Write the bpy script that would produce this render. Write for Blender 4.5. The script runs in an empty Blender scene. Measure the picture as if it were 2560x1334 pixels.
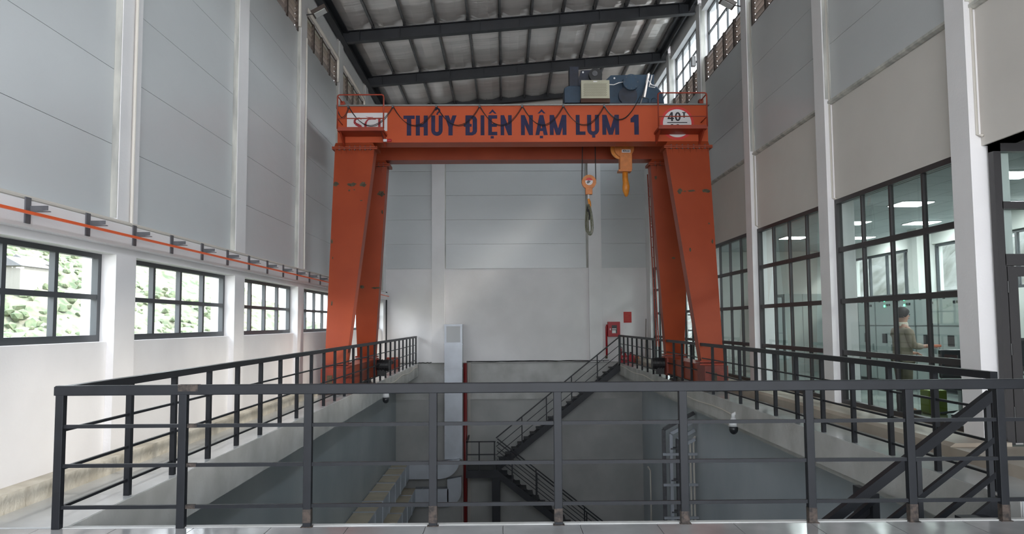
import bpy, bmesh, math, random
from mathutils import Vector, Matrix, noise
random.seed(7)
S = bpy.context.scene
COL = S.collection
PI = math.pi

# ------------------------------------------------------------------ camera
cam_d = bpy.data.cameras.new('camera')
cam = bpy.data.objects.new('camera', cam_d); COL.objects.link(cam)
cam_d.sensor_width = 36.0
cam_d.lens = 1950.0 / 2560.0 * 36.0
cam_d.clip_end = 500
cam.matrix_world = (Matrix.Translation((0, 0, 1.6)) @ Matrix.Rotation(-0.009675, 4, 'Z')
                    @ Matrix.Rotation(PI / 2 + 0.072121, 4, 'X') @ Matrix.Rotation(-0.0065, 4, 'Z'))
S.camera = cam

# ------------------------------------------------------------------ light and exposure
w = bpy.data.worlds.new('sky'); S.world = w; w.use_nodes = True
nt = w.node_tree; nt.nodes.clear()
wo = nt.nodes.new('ShaderNodeOutputWorld'); bg = nt.nodes.new('ShaderNodeBackground')
tc = nt.nodes.new('ShaderNodeTexCoord'); sep = nt.nodes.new('ShaderNodeSeparateXYZ')
rp = nt.nodes.new('ShaderNodeValToRGB')
rp.color_ramp.elements[0].position = 0.0; rp.color_ramp.elements[0].color = (.95, .97, 1.0, 1)
rp.color_ramp.elements[1].position = 0.8; rp.color_ramp.elements[1].color = (.78, .88, 1.0, 1)
nt.links.new(tc.outputs['Generated'], sep.inputs[0]); nt.links.new(sep.outputs['Z'], rp.inputs[0])
nt.links.new(rp.outputs[0], bg.inputs[0]); bg.inputs[1].default_value = 1.0
nt.links.new(bg.outputs[0], wo.inputs[0])
sun_d = bpy.data.lights.new('sun', 'SUN'); sun = bpy.data.objects.new('sun', sun_d); COL.objects.link(sun)
sun_d.energy = 0.7; sun_d.angle = math.radians(9); sun_d.color = (1, .91, .82)
sun.rotation_euler = Vector((-math.cos(math.radians(42)), .12, -math.sin(math.radians(42)))).to_track_quat('-Z', 'Y').to_euler()
sun.location = (20, 0, 30)
S.view_settings.view_transform = 'Standard'; S.view_settings.look = 'None'
S.view_settings.gamma = 1; S.view_settings.use_curve_mapping = False
S.view_settings.exposure = 3.2
S.cycles.max_bounces = 10; S.cycles.diffuse_bounces = 6; S.cycles.glossy_bounces = 4
S.cycles.transparent_max_bounces = 16; S.cycles.sample_clamp_indirect = 6
S.cycles.caustics_reflective = False; S.cycles.caustics_refractive = False

# ------------------------------------------------------------------ materials
MT = {}
def mat(name, col, rough=.5, metal=0., var=.0, scale=3., bump=0., bscale=20., stretch=(1, 1, 1), col2=None, spec=.5, coat=0., detail=4):
    if name in MT: return MT[name]
    m = bpy.data.materials.new(name); m.use_nodes = True; t = m.node_tree
    b = t.nodes['Principled BSDF']
    b.inputs['Roughness'].default_value = rough; b.inputs['Metallic'].default_value = metal
    b.inputs['Specular IOR Level'].default_value = spec
    if coat: b.inputs['Coat Weight'].default_value = coat; b.inputs['Coat Roughness'].default_value = .15
    b.inputs['Base Color'].default_value = (*col, 1)
    g = t.nodes.new('ShaderNodeNewGeometry'); mp = t.nodes.new('ShaderNodeMapping'); mp.inputs['Scale'].default_value = stretch
    t.links.new(g.outputs['Position'], mp.inputs[0])
    if var or col2:
        n = t.nodes.new('ShaderNodeTexNoise'); n.inputs['Scale'].default_value = scale; n.inputs['Detail'].default_value = detail
        t.links.new(mp.outputs[0], n.inputs['Vector'])
        r = t.nodes.new('ShaderNodeValToRGB'); r.color_ramp.elements[0].position = .35; r.color_ramp.elements[1].position = .65
        c2 = col2 or tuple(min(1, c * (1 + var)) for c in col); c1 = col if col2 else tuple(c * (1 - var) for c in col)
        r.color_ramp.elements[0].color = (*c1, 1); r.color_ramp.elements[1].color = (*c2, 1)
        t.links.new(n.outputs[0], r.inputs[0]); t.links.new(r.outputs[0], b.inputs['Base Color'])
    if bump:
        n2 = t.nodes.new('ShaderNodeTexNoise'); n2.inputs['Scale'].default_value = bscale; n2.inputs['Detail'].default_value = 3
        t.links.new(mp.outputs[0], n2.inputs['Vector'])
        bp = t.nodes.new('ShaderNodeBump'); bp.inputs['Strength'].default_value = bump; bp.inputs['Distance'].default_value = .05
        t.links.new(n2.outputs[0], bp.inputs['Height']); t.links.new(bp.outputs[0], b.inputs['Normal'])
    MT[name] = m; return m
def emis(name, col, s):
    m = bpy.data.materials.new(name); m.use_nodes = True; b = m.node_tree.nodes['Principled BSDF']
    b.inputs['Base Color'].default_value = (*col, 1); b.inputs['Emission Color'].default_value = (*col, 1); b.inputs['Emission Strength'].default_value = s
    MT[name] = m; return m
def glassm(name, tint, refl):
    m = bpy.data.materials.new(name); m.use_nodes = True; t = m.node_tree; t.nodes.clear()
    o = t.nodes.new('ShaderNodeOutputMaterial'); mx = t.nodes.new('ShaderNodeMixShader')
    tr = t.nodes.new('ShaderNodeBsdfTransparent'); gl = t.nodes.new('ShaderNodeBsdfGlossy'); fr = t.nodes.new('ShaderNodeFresnel')
    mu = t.nodes.new('ShaderNodeMath'); mu.operation = 'MULTIPLY'; mu.inputs[1].default_value = refl
    tr.inputs[0].default_value = (*tint, 1); gl.inputs['Roughness'].default_value = .01; fr.inputs[0].default_value = 1.5
    ge = t.nodes.new('ShaderNodeNewGeometry'); inv = t.nodes.new('ShaderNodeMath'); inv.operation = 'SUBTRACT'; inv.inputs[0].default_value = 1
    m2 = t.nodes.new('ShaderNodeMath'); m2.operation = 'MULTIPLY'
    t.links.new(ge.outputs['Backfacing'], inv.inputs[1]); t.links.new(fr.outputs[0], mu.inputs[0])
    t.links.new(mu.outputs[0], m2.inputs[0]); t.links.new(inv.outputs[0], m2.inputs[1]); t.links.new(m2.outputs[0], mx.inputs[0])
    t.links.new(tr.outputs[0], mx.inputs[1]); t.links.new(gl.outputs[0], mx.inputs[2]); t.links.new(mx.outputs[0], o.inputs[0])
    MT[name] = m; return m
white = mat('white_wall_paint', (.80, .785, .79), .7, var=.03, scale=1.2, bump=.05, bscale=30)
cream = mat('cream_render', (.66, .625, .585), .8, var=.03, scale=.8)
panelm = mat('grey_sandwich_panel', (.60, .62, .63), .3, var=.02, scale=.5, bump=.10, bscale=1.6, stretch=(1, 1, 2.2))
weather = mat('weathered_board', (.62, .61, .56), .8, var=.0, scale=5, stretch=(1, 1, .25), col2=(.36, .36, .34))
conc = mat('fair_faced_concrete', (.40, .40, .385), .75, scale=1.3, col2=(.54, .54, .53), bump=.2, bscale=9)
concr = mat('rough_concrete_curb', (.42, .38, .31), .8, scale=3.2, col2=(.60, .56, .48), bump=.4, bscale=14)
brownc = mat('brown_screed', (.30, .25, .20), .45, scale=1.2, col2=(.40, .35, .29))
floorm = mat('grey_epoxy_floor', (.40, .41, .415), .16, scale=1.0, col2=(.50, .51, .515), bump=.02, bscale=3)
tilem = mat('polished_grey_tile', (.25, .25, .255), .14, scale=2.0, col2=(.33, .33, .335))
grout = mat('tile_grout', (.30, .30, .29), .8)
pitw = mat('pit_wall_paint', (.30, .335, .355), .42, scale=.5, col2=(.38, .41, .425), bump=.05, bscale=2)
pitfar = mat('pit_back_wall_concrete', (.36, .365, .355), .6, scale=.9, col2=(.45, .45, .44), bump=.08, bscale=4)
roofm = mat('foil_roof_insulation', (.90, .85, .81), .2, metal=.4, var=.06, scale=.7, bump=.22, bscale=2.2, stretch=(.35, 3.0, 1))
steeld = mat('dark_roof_steel', (.020, .022, .027), .5, var=.2, scale=2)
purlm = mat('galvanised_purlin', (.16, .16, .165), .4, metal=.5, var=.2, scale=3)
railm = mat('dark_grey_rail_paint', (.013, .0145, .018), .45, var=.12, scale=6, spec=.25)
rust = mat('rusty_weld', (.014, .012, .011), .7, scale=30, col2=(.075, .055, .045))
framem = mat('dark_window_frame', (.050, .056, .062), .42)
framer = mat('charcoal_window_frame', (.030, .028, .030), .45)
brown = mat('brown_louvre_frame', (.065, .048, .040), .5)
slatm = mat('louvre_slat', (.26, .215, .185), .5)
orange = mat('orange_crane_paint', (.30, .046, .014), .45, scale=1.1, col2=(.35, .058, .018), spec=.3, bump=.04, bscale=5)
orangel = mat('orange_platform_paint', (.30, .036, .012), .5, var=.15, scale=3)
orangeb = mat('orange_girder_paint_lit', (.48, .072, .018), .5, scale=.9, col2=(.55, .088, .023), spec=.3)  # brighter than the legs: banner paint, with the girder's stronger light in the colour
maroon = mat('maroon_wheel_box', (.20, .035, .022), .5, var=.2, scale=5)
chip = mat('bare_metal_patch', (.045, .038, .025), .8, scale=14, col2=(.12, .09, .05))
navy = mat('navy_lettering', (.010, .009, .052), .7, var=.2, scale=7)
logored = mat('logo_red', (.36, .02, .03), .5)
signw = mat('sign_white', (.72, .70, .70), .5)
signred = mat('sign_red_ring', (.62, .035, .03), .5)
blackm = mat('black_marking', (.015, .013, .02), .6)
blue = mat('blue_hoist_paint', (.008, .030, .060), .38, scale=5, col2=(.012, .042, .080))
dblue = mat('dark_blue_steel', (.008, .012, .026), .35, var=.3, scale=8)
blk = mat('black_rubber', (.012, .012, .013), .5)
beige = mat('beige_resistor_box', (.42, .40, .30), .5, var=.05)
beiged = mat('beige_grille_hole', (.16, .14, .10), .7)
yellow = mat('yellow_hook_paint', (.66, .24, .030), .38, var=.12, scale=12)
pulley = mat('orange_yellow_block', (.60, .19, .035), .45, var=.1, scale=9)
sling = mat('grey_wire_sling', (.17, .17, .12), .5, metal=.3, var=.35, scale=40)
rope = mat('steel_rope', (.02, .02, .02), .5)
ductm = mat('galvanised_duct', (.50, .53, .58), .42, metal=.35, var=.08, scale=1.5)
ducttop = mat('dusty_duct_top', (.52, .46, .36), .8, var=.1, scale=2)
pipem = mat('beige_conduit', (.66, .62, .56), .5)
greyst = mat('grey_bracket_steel', (.10, .10, .11), .5, var=.2, scale=8)
condor = mat('orange_conductor_bar', (.85, .13, .035), .4)
redm = mat('red_fire_paint', (.40, .014, .022), .35)
redpipe = mat('red_pipe_paint', (.20, .014, .014), .4)
poster = mat('red_poster_paper', (.46, .028, .026), .6)
ivory = mat('control_room_wall', (.60, .61, .58), .7)
cab = mat('pale_grey_cabinet', (.34, .39, .38), .4)
cabd = mat('cabinet_seam', (.16, .19, .19), .5)
dark = mat('dark_plastic', (.02, .022, .026), .35)
screenm = mat('dark_screen', (.015, .018, .025), .15)
ceilt = mat('ceiling_tile', (.42, .46, .47), .7)
ctrfloor = mat('control_room_floor', (.20, .23, .22), .12)
lamp_on = emis('lit_ceiling_panel', (.95, .98, 1.0), 6.0)
lampglass = mat('lamp_glass', (.55, .56, .55), .1)
camw = mat('camera_white', (.70, .71, .72), .3)
brickm = mat('red_brick', (.15, .055, .04), .85, var=.3, scale=7)
mortar = mat('mortar', (.30, .27, .24), .9)
hillg = mat('hill_scrub', (.060, .085, .045), .95, scale=.6, col2=(.20, .185, .14), detail=10)
rockm = mat('cliff_rock', (.085, .08, .065), .95, scale=.9, col2=(.23, .22, .205), detail=10, bump=1, bscale=2)
leafm = mat('shrub_leaves', (.075, .105, .055), .9, scale=1.5, col2=(.13, .145, .085))
barkm = mat('bark', (.12, .09, .06), .9)
housew = mat('house_wall', (.2, .19, .17), .9); roofs = mat('grey_sheet_roof', (.11, .11, .115), .6)
skin = mat('skin', (.55, .30, .22), .5); hairm = mat('black_hair', (.012, .010, .012), .5)
khaki = mat('khaki_jacket', (.34, .28, .21), .8, var=.1, scale=9); collarm = mat('cream_collar', (.75, .70, .58), .8)
trous = mat('olive_trousers', (.13, .115, .075), .85); glovem = mat('orange_glove', (.62, .16, .07), .7)
lime = mat('lime_green_plastic', (.20, .26, .03), .5)
gl_l = glassm('clear_window_glass', (.97, .985, .98), .9)
gl_r = glassm('greenish_partition_glass', (.84, .885, .87), .9)
ledg = emis('green_indicator', (.05, .9, .35), 2.0)

# ------------------------------------------------------------------ builders
WL = {}
def wloc(o): return WL.get(o.name, Vector((0, 0, 0))) if o else Vector((0, 0, 0))
class MB:
    def __init__(s): s.v = []; s.f = []
    def add(s, vs, fs):
        b = len(s.v); s.v += [tuple(v) for v in vs]; s.f += [tuple(i + b for i in f) for f in fs]; return s
    def box(s, x0, x1, y0, y1, z0, z1):
        if x0 > x1: x0, x1 = x1, x0
        if y0 > y1: y0, y1 = y1, y0
        if z0 > z1: z0, z1 = z1, z0
        return s.hexa([(x0, y0, z0), (x1, y0, z0), (x1, y1, z0), (x0, y1, z0)], [(x0, y0, z1), (x1, y0, z1), (x1, y1, z1), (x0, y1, z1)])
    def hexa(s, lo, hi):
        return s.add(list(lo) + list(hi), [(3, 2, 1, 0), (4, 5, 6, 7), (0, 1, 5, 4), (1, 2, 6, 5), (2, 3, 7, 6), (3, 0, 4, 7)])
    def prism(s, poly, ax, a, b):
        # poly: 2D points (u,v); ax axis of extrusion: 'x' -> (u=y,v=z), 'y' -> (u=x,v=z), 'z' -> (u=x,v=y)
        A = sum(poly[i][0] * poly[(i + 1) % len(poly)][1] - poly[(i + 1) % len(poly)][0] * poly[i][1] for i in range(len(poly)))
        if (A < 0): poly = poly[::-1]
        P = {'x': lambda u, v, t: (t, u, v), 'y': lambda u, v, t: (u, t, v), 'z': lambda u, v, t: (u, v, t)}[ax]
        if a > b: a, b = b, a
        n = len(poly); vs = [P(u, v, a) for u, v in poly] + [P(u, v, b) for u, v in poly]
        fs = [tuple(range(n - 1, -1, -1)), tuple(range(n, 2 * n))] + [(i, (i + 1) % n, n + (i + 1) % n, n + i) for i in range(n)]
        if ax == 'y': fs = [f[::-1] for f in fs]
        return s.add(vs, fs)
    def bar(s, p, q, w, h=None, up=(0, 0, 1)):
        h = h or w; p = Vector(p); q = Vector(q); d = (q - p).normalized(); up = Vector(up)
        if abs(d.dot(up)) > .98: up = Vector((0, 1, 0))
        a = d.cross(up).normalized() * w / 2; c = a.cross(d).normalized() * h / 2
        return s.hexa([p - a - c, p + a - c, q + a - c, q - a - c], [p - a + c, p + a + c, q + a + c, q - a + c])
    def tube(s, pts, r, n=8, cap=True):
        pts = [Vector(p) for p in pts]; m = len(pts); rs = r if isinstance(r, (list, tuple)) else [r] * m
        vs = []; fs = []; ref = None
        for i, p in enumerate(pts):
            d = (pts[min(i + 1, m - 1)] - pts[max(i - 1, 0)]).normalized()
            if ref is None: ref = Vector((0, 0, 1)) if abs(d.z) < .9 else Vector((1, 0, 0))
            a = d.cross(ref).normalized(); ref = a.cross(d).normalized()
            for k in range(n):
                t = 2 * PI * k / n; vs.append(p + (a * math.cos(t) + ref * math.sin(t)) * rs[i])
        for i in range(m - 1):
            for k in range(n):
                fs.append((i * n + k, i * n + (k + 1) % n, (i + 1) * n + (k + 1) % n, (i + 1) * n + k))
        if cap: fs += [tuple(range(n - 1, -1, -1)), tuple((m - 1) * n + k for k in range(n))]
        return s.add(vs, fs)
    def lathe(s, prof, c, ax='z', n=16):
        vs = []; fs = []; m = len(prof)
        for r, h in prof:
            for k in range(n):
                t = 2 * PI * k / n; a, b = r * math.cos(t), r * math.sin(t)
                vs.append({'z': (c[0] + a, c[1] + b, c[2] + h), 'y': (c[0] + a, c[1] + h, c[2] + b), 'x': (c[0] + h, c[1] + a, c[2] + b)}[ax])
        for i in range(m - 1):
            for k in range(n): fs.append((i * n + k, i * n + (k + 1) % n, (i + 1) * n + (k + 1) % n, (i + 1) * n + k))
        fs += [tuple(range(n - 1, -1, -1)), tuple((m - 1) * n + k for k in range(n))]
        return s.add(vs, fs)
    def build(s, name, m, parent=None, origin=None, bevel=0, smooth=False):
        vs = s.v
        if origin is None:
            xs, ys, zs = zip(*vs); origin = ((min(xs) + max(xs)) / 2, (min(ys) + max(ys)) / 2, min(zs))
        o = Vector(origin); me = bpy.data.meshes.new(name)
        me.from_pydata([(v[0] - o.x, v[1] - o.y, v[2] - o.z) for v in vs], [], s.f); me.materials.append(m)
        bm = bmesh.new(); bm.from_mesh(me); bmesh.ops.recalc_face_normals(bm, faces=bm.faces); bm.to_mesh(me); bm.free()
        if smooth:
            for p in me.polygons: p.use_smooth = True
        ob = bpy.data.objects.new(name, me); COL.objects.link(ob)
        ob.location = o - wloc(parent); ob.parent = parent; WL[ob.name] = o
        if bevel:
            b = ob.modifiers.new('bevel', 'BEVEL'); b.width = bevel; b.segments = 2; b.limit_method = 'ANGLE'
        return ob
def inst(src, parent, origin, name=None):
    c = src.copy(); COL.objects.link(c); c.parent = parent; o = Vector(origin); c.location = o - wloc(parent); WL[c.name] = o
    return c
def empty(name, loc, parent=None):
    e = bpy.data.objects.new(name, None); COL.objects.link(e); e.empty_display_size = .1
    e.location = Vector(loc) - wloc(parent); e.parent = parent; WL[e.name] = Vector(loc); return e
def tag(o, label=None, cat=None, group=None, kind=None):
    if label: o['label'] = label
    if cat: o['category'] = cat
    if group: o['group'] = group
    if kind: o['kind'] = kind
    return o
def struct(o, label=None, cat=None): return tag(o, label, cat, kind='structure')
def thing(name, loc, label, cat, group=None): return tag(empty(name, loc), label, cat, group)

# ------------------------------------------------------------------ main dimensions
XL, XLP, XLW = -4.84, -4.93, -5.06     # left pilaster face, panel face, window plane
XR, XRP = 5.79, 5.96                   # right pilaster face, glazing plane
P0, BAY, PW = 9.74, 4.29, .53
PY = [P0 + BAY * k for k in range(-4, 6)]
YB, YR = 31.8, -7.42                   # back wall, rear wall
def zr(x): return 9.98 + .0837 * (x + 4.84)   # rafter underside
XS_L, XS_R, YF = -3.52, 4.57, 6.40     # slab edges
ZC = 3.76                              # control room ceiling
FZ = .12

# ------------------------------------------------------------------ floors
fl = struct(MB().box(XLW - .25, 9.9, YR, YF - 1.86, -.45, 0).build('floor', tilem), 'polished grey concrete floor of the viewing deck', 'floor')
MB().box(XLW - .25, 9.9, YF - 1.86, YF, -.45, -.012).build('slab_edge', conc, fl)
lip = MB().box(XS_L, 5.9, YF - .05, YF + .012, -.40, .006).build('edge_lip', conc, fl)
t0 = None; TX = .612
for j in range(3):
    for i in range(23):
        x0 = -4.92 + i * TX
        if x0 + TX > 9.9: continue
        y1 = YF - .055 - j * .6
        if t0 is None:
            t0 = MB().box(-.303, .303, -.597, 0, -.012, 0).build('floor_tile', tilem, fl, origin=(0, 0, -.012)); t0.location = (x0 + .306, y1, -.012)
            t0.location = Vector((x0 + .306, y1, -.012)) - wloc(fl)
        else: inst(t0, fl, (x0 + .306, y1, -.012))
wl_f = struct(MB().box(XLW - .25, XS_L, YF, YB, -.5, 0).build('floor', floorm), 'left walkway slab beside the windowed wall', 'floor')
MB().box(XS_L - .003, XS_L + .012, YF + .01, YB, -.5, -.004).build('edge_beam', conc, wl_f)
wr = MB().box(XS_R, XRP + .02, 7.0, YB, -.46, 0)
wr_f = struct(wr.build('floor', floorm), 'right walkway slab beside the control room glazing', 'floor')
MB().box(XS_R - .012, XS_R + .003, 7.0, YB, -.46, -.004).build('edge_beam', conc, wr_f)
MB().box(XS_R + .25, XS_R + .75, 7.2, YB, -.64, -.46).build('haunch_beam', conc, wr_f)
MB().box(5.6, 9.9, YF, 9.6, -.45, -.001).build('landing', brownc, wr_f)
# crane rail kerbs
t1 = struct(MB().box(-4.47, -4.28, -7.0, YB - .02, 0, .17).build('trim_1', concr), 'rough concrete kerb along the left wall', 'kerb')
t2 = struct(MB().prism([(5.2, 0), (5.2, .13), (5.26, .17), (XRP - .03, .17), (XRP - .03, 0)], 'y', 9.2, YB - .02).build('trim_2', brownc), 'brown screed ledge along the glazed right wall', 'ledge')
MB().box(5.2, 9.8, 7.2, 9.2, 0, .125).build('entrance_step', brownc, t2)

# ------------------------------------------------------------------ left wall
wl = struct(empty('wall_left', (XL, 12, 0)), 'white left wall with pilasters, windows and grey panels', 'wall')
def pil_poly(xf, xb, y): return (xf, xb, y, y + PW)
pil = None
for k, y in enumerate(PY):
    if pil is None:
        pil = MB().box(XL, XLW - .2, y, y + PW, 0, 10.1).build('pilaster', white, wl)
        strip = MB().box(XL - .012, XLP - .004, y - .012, y, 2.95, 10.0).build('weathered_strip', weather, wl)
    else:
        inst(pil, wl, ((XL + XLW - .2) / 2, y + PW / 2, 0)); inst(strip, wl, ((XL - .012 + XLP - .004) / 2, y - .006, 2.95))
for k in range(-1, 9):
    a = PY[k] + PW if k >= 0 else YR; b = PY[k + 1]
    if b - a < .1: continue
    MB().box(XLP, XLW - .2, a, b, 0, 1.41).build('apron_wall', white, wl, bevel=.008)
    MB().box(XLP + .09, XLW - .2, a, b, 2.49, 2.93).build('lintel', white, wl)
    pn = None
    for j in range(6):
        z0 = 2.93 + j * .955
        if pn is None: pn = MB().box(XLP, XLP - .1, a + .006, b - .016, z0 + .003, z0 + .952).build('wall_panel', panelm, wl)
        else: inst(pn, wl, (XLP - .05, (a + b) / 2 - .005, z0 + .003))
    MB().box(XLP - .1, XLW - .2, a, b, 2.93, 8.62).build('backing_wall', white, wl)
    MB().box(XLP + .02, XLW - .2, a, b, 9.36, 10.42).build('top_band', white, wl)
MB().box(XL, XLW - .2, PY[-1] + PW, YB, 0, 10.1).build('corner_fill', white, wl)
MB().box(XL + .10, XL - .01, YR, PY[-1] + .4, 2.58, 2.86).build('crane_beam', white, wl, bevel=.012)
# left windows
def grid_frame(m, x0, x1, ys, zs, t=.045, axis='x', tz=None):
    tz = tz or t
    for y in ys: m.box(x0, x1, y - t / 2, y + t / 2, zs[0], zs[-1])
    for z in zs: m.box(x0, x1, ys[0], ys[-1], z - tz / 2, z + tz / 2)
def lin(a, b, n): return [a + (b - a) * i / n for i in range(n + 1)]
wn = 0; pane = None; wsrc = None
for k in range(0, 9):
    a = PY[k] + PW; b = PY[k + 1]; wn += 1
    ys = lin(a + .04, b - .04, 4); zs = [1.45, 1.955, 2.46]
    r = struct(empty('window_%d' % wn, (XLW, (a + b) / 2, 1.41)), 'dark framed left window number %d, bay %d along the hall' % (wn, wn), 'window')
    if wsrc is None:
        m = MB(); m.box(XLW - .04, XLW + .04, a, a + .08, 1.41, 2.51).box(XLW - .04, XLW + .04, b - .08, b, 1.41, 2.51)
        m.box(XLW - .04, XLW + .04, a, b, 1.41, 1.49).box(XLW - .04, XLW + .04, a, b, 2.43, 2.51)
        wsrc = [m.build('window_frame', framem, r), MB().box(XLW - .035, XLW + .035, a, b, 1.925, 1.985).build('transom', framem, r)]
        mul = MB().box(XLW - .034, XLW + .034, ys[1] - .035, ys[1] + .035, 1.45, 2.46).build('mullion', framem, r)
        pane = MB().box(XLW - .004, XLW + .004, ys[0], ys[1] - .06, 1.47, 1.94).build('pane', gl_l, r)
    else:
        inst(wsrc[0], r, (XLW, (a + b) / 2, 1.41)); inst(wsrc[1], r, (XLW, (a + b) / 2, 1.925))
    for i in range(1, 4):
        if k or i > 1: inst(mul, r, (XLW, ys[i], 1.45))
    for i in range(4):
        for z in (1.47, 1.975):
            if k or i or z > 1.5: inst(pane, r, (XLW, (ys[i] + ys[i + 1]) / 2, z))
# louvres (shared slat)
slat = post = None
def louvre(par, xf, side, a, b, z0, z1):
    global slat, post
    n = 4; ys = lin(a + .06, b - .06, n); s = side
    xc = xf + s * .055
    m = MB(); m.box(xc - .05, xc + .05, a, b, z0, z0 + .05).box(xc - .05, xc + .05, a, b, z1 - .05, z1); m.build('louvre_frame', brown, par)
    for y in ys:
        if post is None: post = MB().box(-.03, .03, -.055, .055, 0, .74).build('louvre_post', brown, par, origin=(0, 0, 0)); post.location = Vector((xc - s * .05, y, z0)) - wloc(par)
        else: inst(post, par, (xc - s * .05, y, z0))
    for i in range(n):
        yc = (ys[i] + ys[i + 1]) / 2
        for j in range(5):
            z = z0 + .10 + j * .135
            if slat is None:
                slat = MB().hexa([(-.075, -.45, 0), (.05, -.45, .085), (.05, .45, .085), (-.075, .45, 0)], [(-.075, -.45, .012), (.05, -.45, .097), (.05, .45, .097), (-.075, .45, .012)]).build('louvre_slat', slatm, par, origin=(0, 0, 0))
                slat.location = Vector((xc, yc, z)) - wloc(par)
            else:
                o = inst(slat, par, (xc, yc, z)); o.rotation_euler = (0, 0, 0 if s < 0 else PI)
lv = 0
for k in range(1, 9):
    a = PY[k] + PW; b = PY[k + 1]; lv += 1
    r = struct(empty('louvre_%d' % lv, (XLP - .1, (a + b) / 2, 8.62)), 'brown slatted vent high in the left wall, bay %d' % k, 'louvre')
    r.name = 'trim_%d' % (10 + lv); WL[r.name] = Vector((XLP - .1, (a + b) / 2, 8.62))
    louvre(r, XLP, -1, a, b, 8.62, 9.36)
    m = MB(); m.tube([(XLP + .06, a + .1, 9.42), (XLP + .06, b - .12, 9.42), (XLP + .06, b - .05, 9.36), (XLP + .06, b - .05, 8.72)], .042, 10); m.build('conduit', pipem, r, smooth=True)
# ------------------------------------------------------------------ right wall
PYL = PY; YRF = [y + .26 for y in PY]
PY = [y - .24 for y in PY]; PW = .42
wrr = struct(empty('wall_right', (XR, 12, 0)), 'right wall with cream band, ledge and grey panels above the glazing', 'wall')
pr = None
for k, y in enumerate(PY):
    z0 = .17 if k >= 4 else ZC
    if k < 4: MB().box(XR, XRP + .3, y, y + PW, z0, 11.0).build('pilaster', white, wrr)
    elif pr is None: pr = MB().box(XR, XRP + .3, y, y + PW, .1, 11.0).build('pilaster', white, wrr)
    else: inst(pr, wrr, ((XR + XRP + .3) / 2, y + PW / 2, .1))
    if k == 3 or k > 3:
        MB().box(XR + .02, XRP - .01, y - .012, y, 5.6, 10.9).build('weathered_strip', weather, wrr)
for k in range(-1, 9):
    a = PY[k] + PW if k >= 0 else YR; b = PY[k + 1]
    if b - a < .1: continue
    MB().box(XRP - .03, XRP + .3, a, b, ZC, 5.50).build('cream_band', cream, wrr)
    m = MB(); m.prism([(XRP - .11, 5.52), (XRP - .11, 5.56), (XRP - .03, 5.60), (XRP, 5.60), (XRP, 5.50), (XRP - .06, 5.50)], 'y', a, b); m.build('ledge', weather, wrr)
    pn = None
    for j in range(3):
        z0 = 5.60 + j * 1.005
        if pn is None: pn = MB().box(XRP - .04, XRP + .06, a + .016, b - .006, z0 + .003, z0 + 1.002).build('wall_panel', panelm, wrr)
        else: inst(pn, wrr, (XRP + .01, (a + b) / 2 + .005, z0 + .003))
    MB().box(XRP + .06, XRP + .3, a, b, 5.50, 8.62).build('backing_wall', white, wrr)
    MB().box(XRP - .1, XRP + .3, a, b, 10.76, 11.4).build('top_band', white, wrr)
MB().box(XR, XRP + .3, PY[-1] + PW, YB, .1, 11.0).build('corner_fill', white, wrr)
# upper right windows with louvres
wsrc = None
for k in range(1, 9):
    a = PY[k] + PW; b = PY[k + 1]; wn += 1; XW = XRP + .10
    r = struct(empty('window_%d' % wn, (XW, (a + b) / 2, 8.62)), 'high right window above brown slats, bay %d along the hall' % k, 'window')
    louvre(r, XRP - .02, 1, a, b, 8.62, 9.36)
    ys = lin(a + .03, b - .03, 4); zs = [9.40, 10.07, 10.73]
    if wsrc is None:
        m = MB(); m.box(XW - .03, XW + .03, a, a + .05, 9.36, 10.76).box(XW - .03, XW + .03, b - .05, b, 9.36, 10.76)
        m.box(XW - .03, XW + .03, a, b, 9.36, 9.41).box(XW - .03, XW + .03, a, b, 10.71, 10.76)
        wsrc = m.build('window_frame', framem, r)
        tra = MB().box(XW - .025, XW + .025, a, b, 10.04, 10.09).build('transom', framem, r)
        mul = MB().box(XW - .026, XW + .026, ys[1] - .03, ys[1] + .03, 9.4, 10.73).build('mullion', framem, r)
        pan = MB().box(XW - .004, XW + .004, ys[0], ys[1] - .03, 9.42, 10.03).build('pane', gl_l, r); first = True
    else:
        inst(wsrc, r, (XW, (a + b) / 2, 9.36)); inst(tra, r, (XW, (a + b) / 2, 10.04)); first = False
    for i in range(1, 4):
        if not (first and i == 1): inst(mul, r, (XW, ys[i], 9.4))
    for i in range(4):
        for z in (9.42, 10.10):
            if not (first and i == 0 and z < 10): inst(pan, r, (XW, (ys[i] + ys[i + 1]) / 2, z))
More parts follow.
